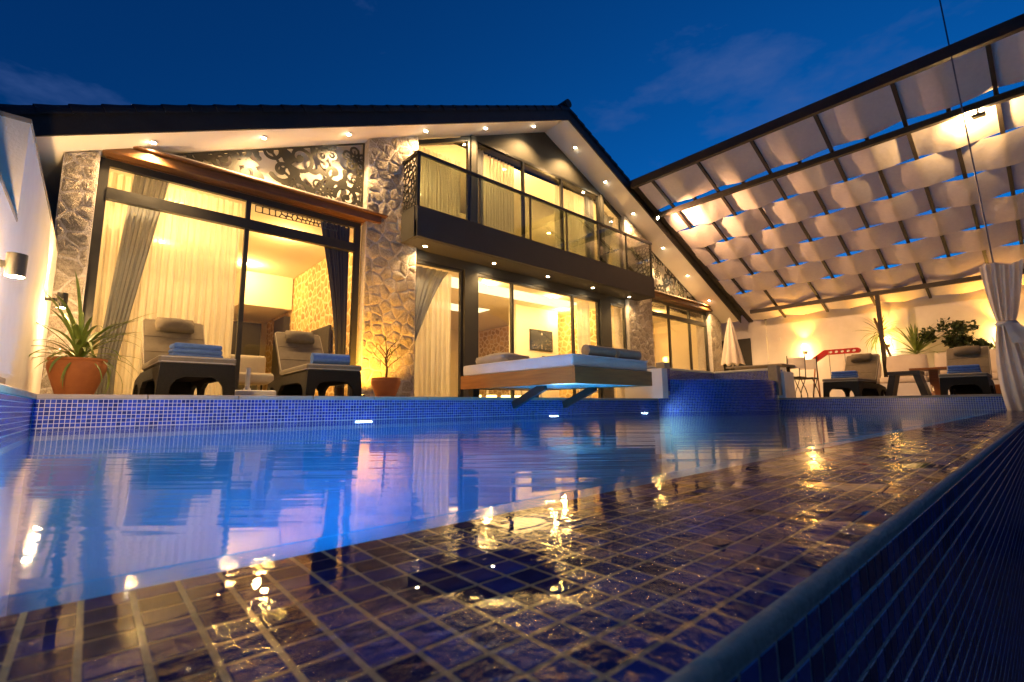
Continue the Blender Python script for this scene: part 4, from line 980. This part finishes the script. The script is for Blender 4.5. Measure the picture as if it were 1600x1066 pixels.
# dining table and wire chairs
tb_ = thing('dining_table', 'pale topped dining table behind the raised spa', 'table', (11.3, 4.3, 0))
MB().rbox((11.3, 4.28, .72), (.8, 1.2, .04), .008, 2).build('table_top', 'coping', tb_)
for x in (11.0, 11.6):
    for y in (3.8, 4.76): MB().box(x-.03, x+.03, y-.03, y+.03, 0, .699).build('leg', 'dark', tb_)
def wire_chair(x, y, lab):
    c_ = thing('wire_chair', lab, 'chair', (x, y, 0), 'wrought iron chairs at the dining table')
    MB().rbox((x, y, .45), (.40, .40, .035), .012, 2).build('seat', 'dark', c_)
    bk = MB()
    for sy in (-.18, .18):
        bk.tube([(x+.19, y+sy, .45), (x+.22, y+sy, .70), (x+.25, y+sy, .96)], .010, 6)
    bk.build('back_frame', 'black', c_)
    MB().sheet(lambda a, b: (x+.225+.03*b-.02*math.sin(math.pi*a), y-.18+.36*a, .66+.24*b), 8, 6).build('backrest', 'cream', c_, smooth=True, fix=False)
    for sy in (-.18, .18):
        MB().tube([(x-.16, y+sy, .44), (x-.02, y+sy, .30), (x+.10, y+sy, .22), (x+.20, y+sy, .10), (x+.21, y+sy, 0)], .010, 6).build('leg', 'black', c_)
        MB().tube([(x+.16, y+sy, .44), (x+.02, y+sy, .30), (x-.10, y+sy, .22), (x-.20, y+sy, .10), (x-.21, y+sy, 0)], .010, 6).build('leg', 'black', c_)
wire_chair(11.45, 3.66, 'wrought iron chair with pale back nearest the spa end'); wire_chair(12.1, 3.62, 'wrought iron chair with pale back next to the red frame')
# red frame
rf_ = thing('red_swing_frame', 'red perforated beam on thin orange legs between chairs and lounger', 'swing frame', (12.4, 3.1, 0))
V, Fc = [], []
xs = np.arange(2.60, 3.62, .01); zs = np.arange(.78, 1.10, .01); X, Z = np.meshgrid(xs, zs)
body = strokes_field(X, Z, [[(2.66+.6*k/24, 1.03-.0*k, .055) for k in range(25)], [(3.26+.24*k/12, 1.03-.16*k/12, .055) for k in range(13)]])
for hx in (2.72, 2.83, 2.94, 3.05, 3.16): body = np.minimum(body, np.maximum(np.hypot((X-hx)*.7, Z-1.03)-.028, -.01))
V, Fc = march(body, xs, zs); panel(V, Fc, lambda a, b: (12.4, a, b), 'beam', 'red', rf_, .09)
for y0_, x0_ in ((3.47, 12.15), (3.47, 12.65), (2.68, 12.15), (2.68, 12.65)):
    MB().tube([(12.4, y0_, .92), (x0_, y0_+(.05 if y0_ > 3 else -.05), 0)], .016, 8).build('leg', 'terra', rf_)
MB().tube([(12.4, 3.2, .98), (12.4, 3.2, .42)], .006, 5).tube([(12.4, 2.9, .98), (12.4, 2.9, .42)], .006, 5).build('rope', 'steel', rf_)
MB().rbox((12.4, 3.05, .38), (.22, .36, .10), .03, 3).build('seat', 'red', rf_)
# parasol base by the left window
pb = thing('parasol_base', 'white plastic parasol base with upright tube between the two loungers', 'parasol base', (1.2, 5.35, 0))
MB().rbox((1.2, 5.35, .035), (.38, .38, .07), .02, 3).build('base', 'whitep', pb, smooth=True, angle=50)
MB().lathe([(.035, .07), (.035, .09), (.022, .10), (.022, .30), (.018, .30)], (1.16, 5.35, 0), 14).build('tube', 'whitep', pb, smooth=True, angle=40)
MB().box(1.1, 1.24, 5.155, 5.162, .03, .06).build('handle', 'whitep', pb)
# indoor things glimpsed through the glass
ch = thing('white_armchair', 'white armchair just inside the left window between the loungers', 'armchair', (1.75, 8.1, 0))
MB().rbox((1.75, 8.1, .34), (.62, .6, .16), .05, 3).build('seat', 'mattress', ch, smooth=True, angle=50); MB().rbox((1.75, 8.38, .52), (.62, .14, .42), .05, 3).build('backrest', 'mattress', ch, smooth=True, angle=50)
for x in (1.5, 2.0):
    for y in (7.88, 8.3): MB().tube([(x, y, 0), (x, y, .26)], .015, 8).build('leg', 'dark', ch)
dt = thing('indoor_dining_table', 'white-legged table inside the middle room below the daybed line', 'table', (7.4, 8.6, 0))
MB().rbox((7.4, 8.6, .74), (1.8, .9, .04), .008, 2).build('table_top', 'whitep', dt)
for x, y in ((6.6, 8.25), (8.2, 8.25), (6.6, 8.95), (8.2, 8.95)): MB().tube([(x, y, .72), (x+.06*(1 if x > 7.4 else -1), y, 0)], .025, 8).build('leg', 'whitep', dt)
for i, x in enumerate((5.75, 6.15, 6.55, 6.9)):
    l_ = thing('floor_lantern', ['leftmost', 'second', 'third', 'rightmost'][i]+' of four amber lanterns on the floor behind the wide window', 'lantern', (x, 7.6, 0), 'amber floor lanterns')
    MB().box(x-.09, x+.09, 7.54, 7.66, .02, .12).build('glow_box', 'strip', l_); MB().box(x-.095, x+.095, 7.535, 7.665, 0, .019).box(x-.095, x+.095, 7.535, 7.665, .121, .135).build('lantern_frame', 'dark', l_)
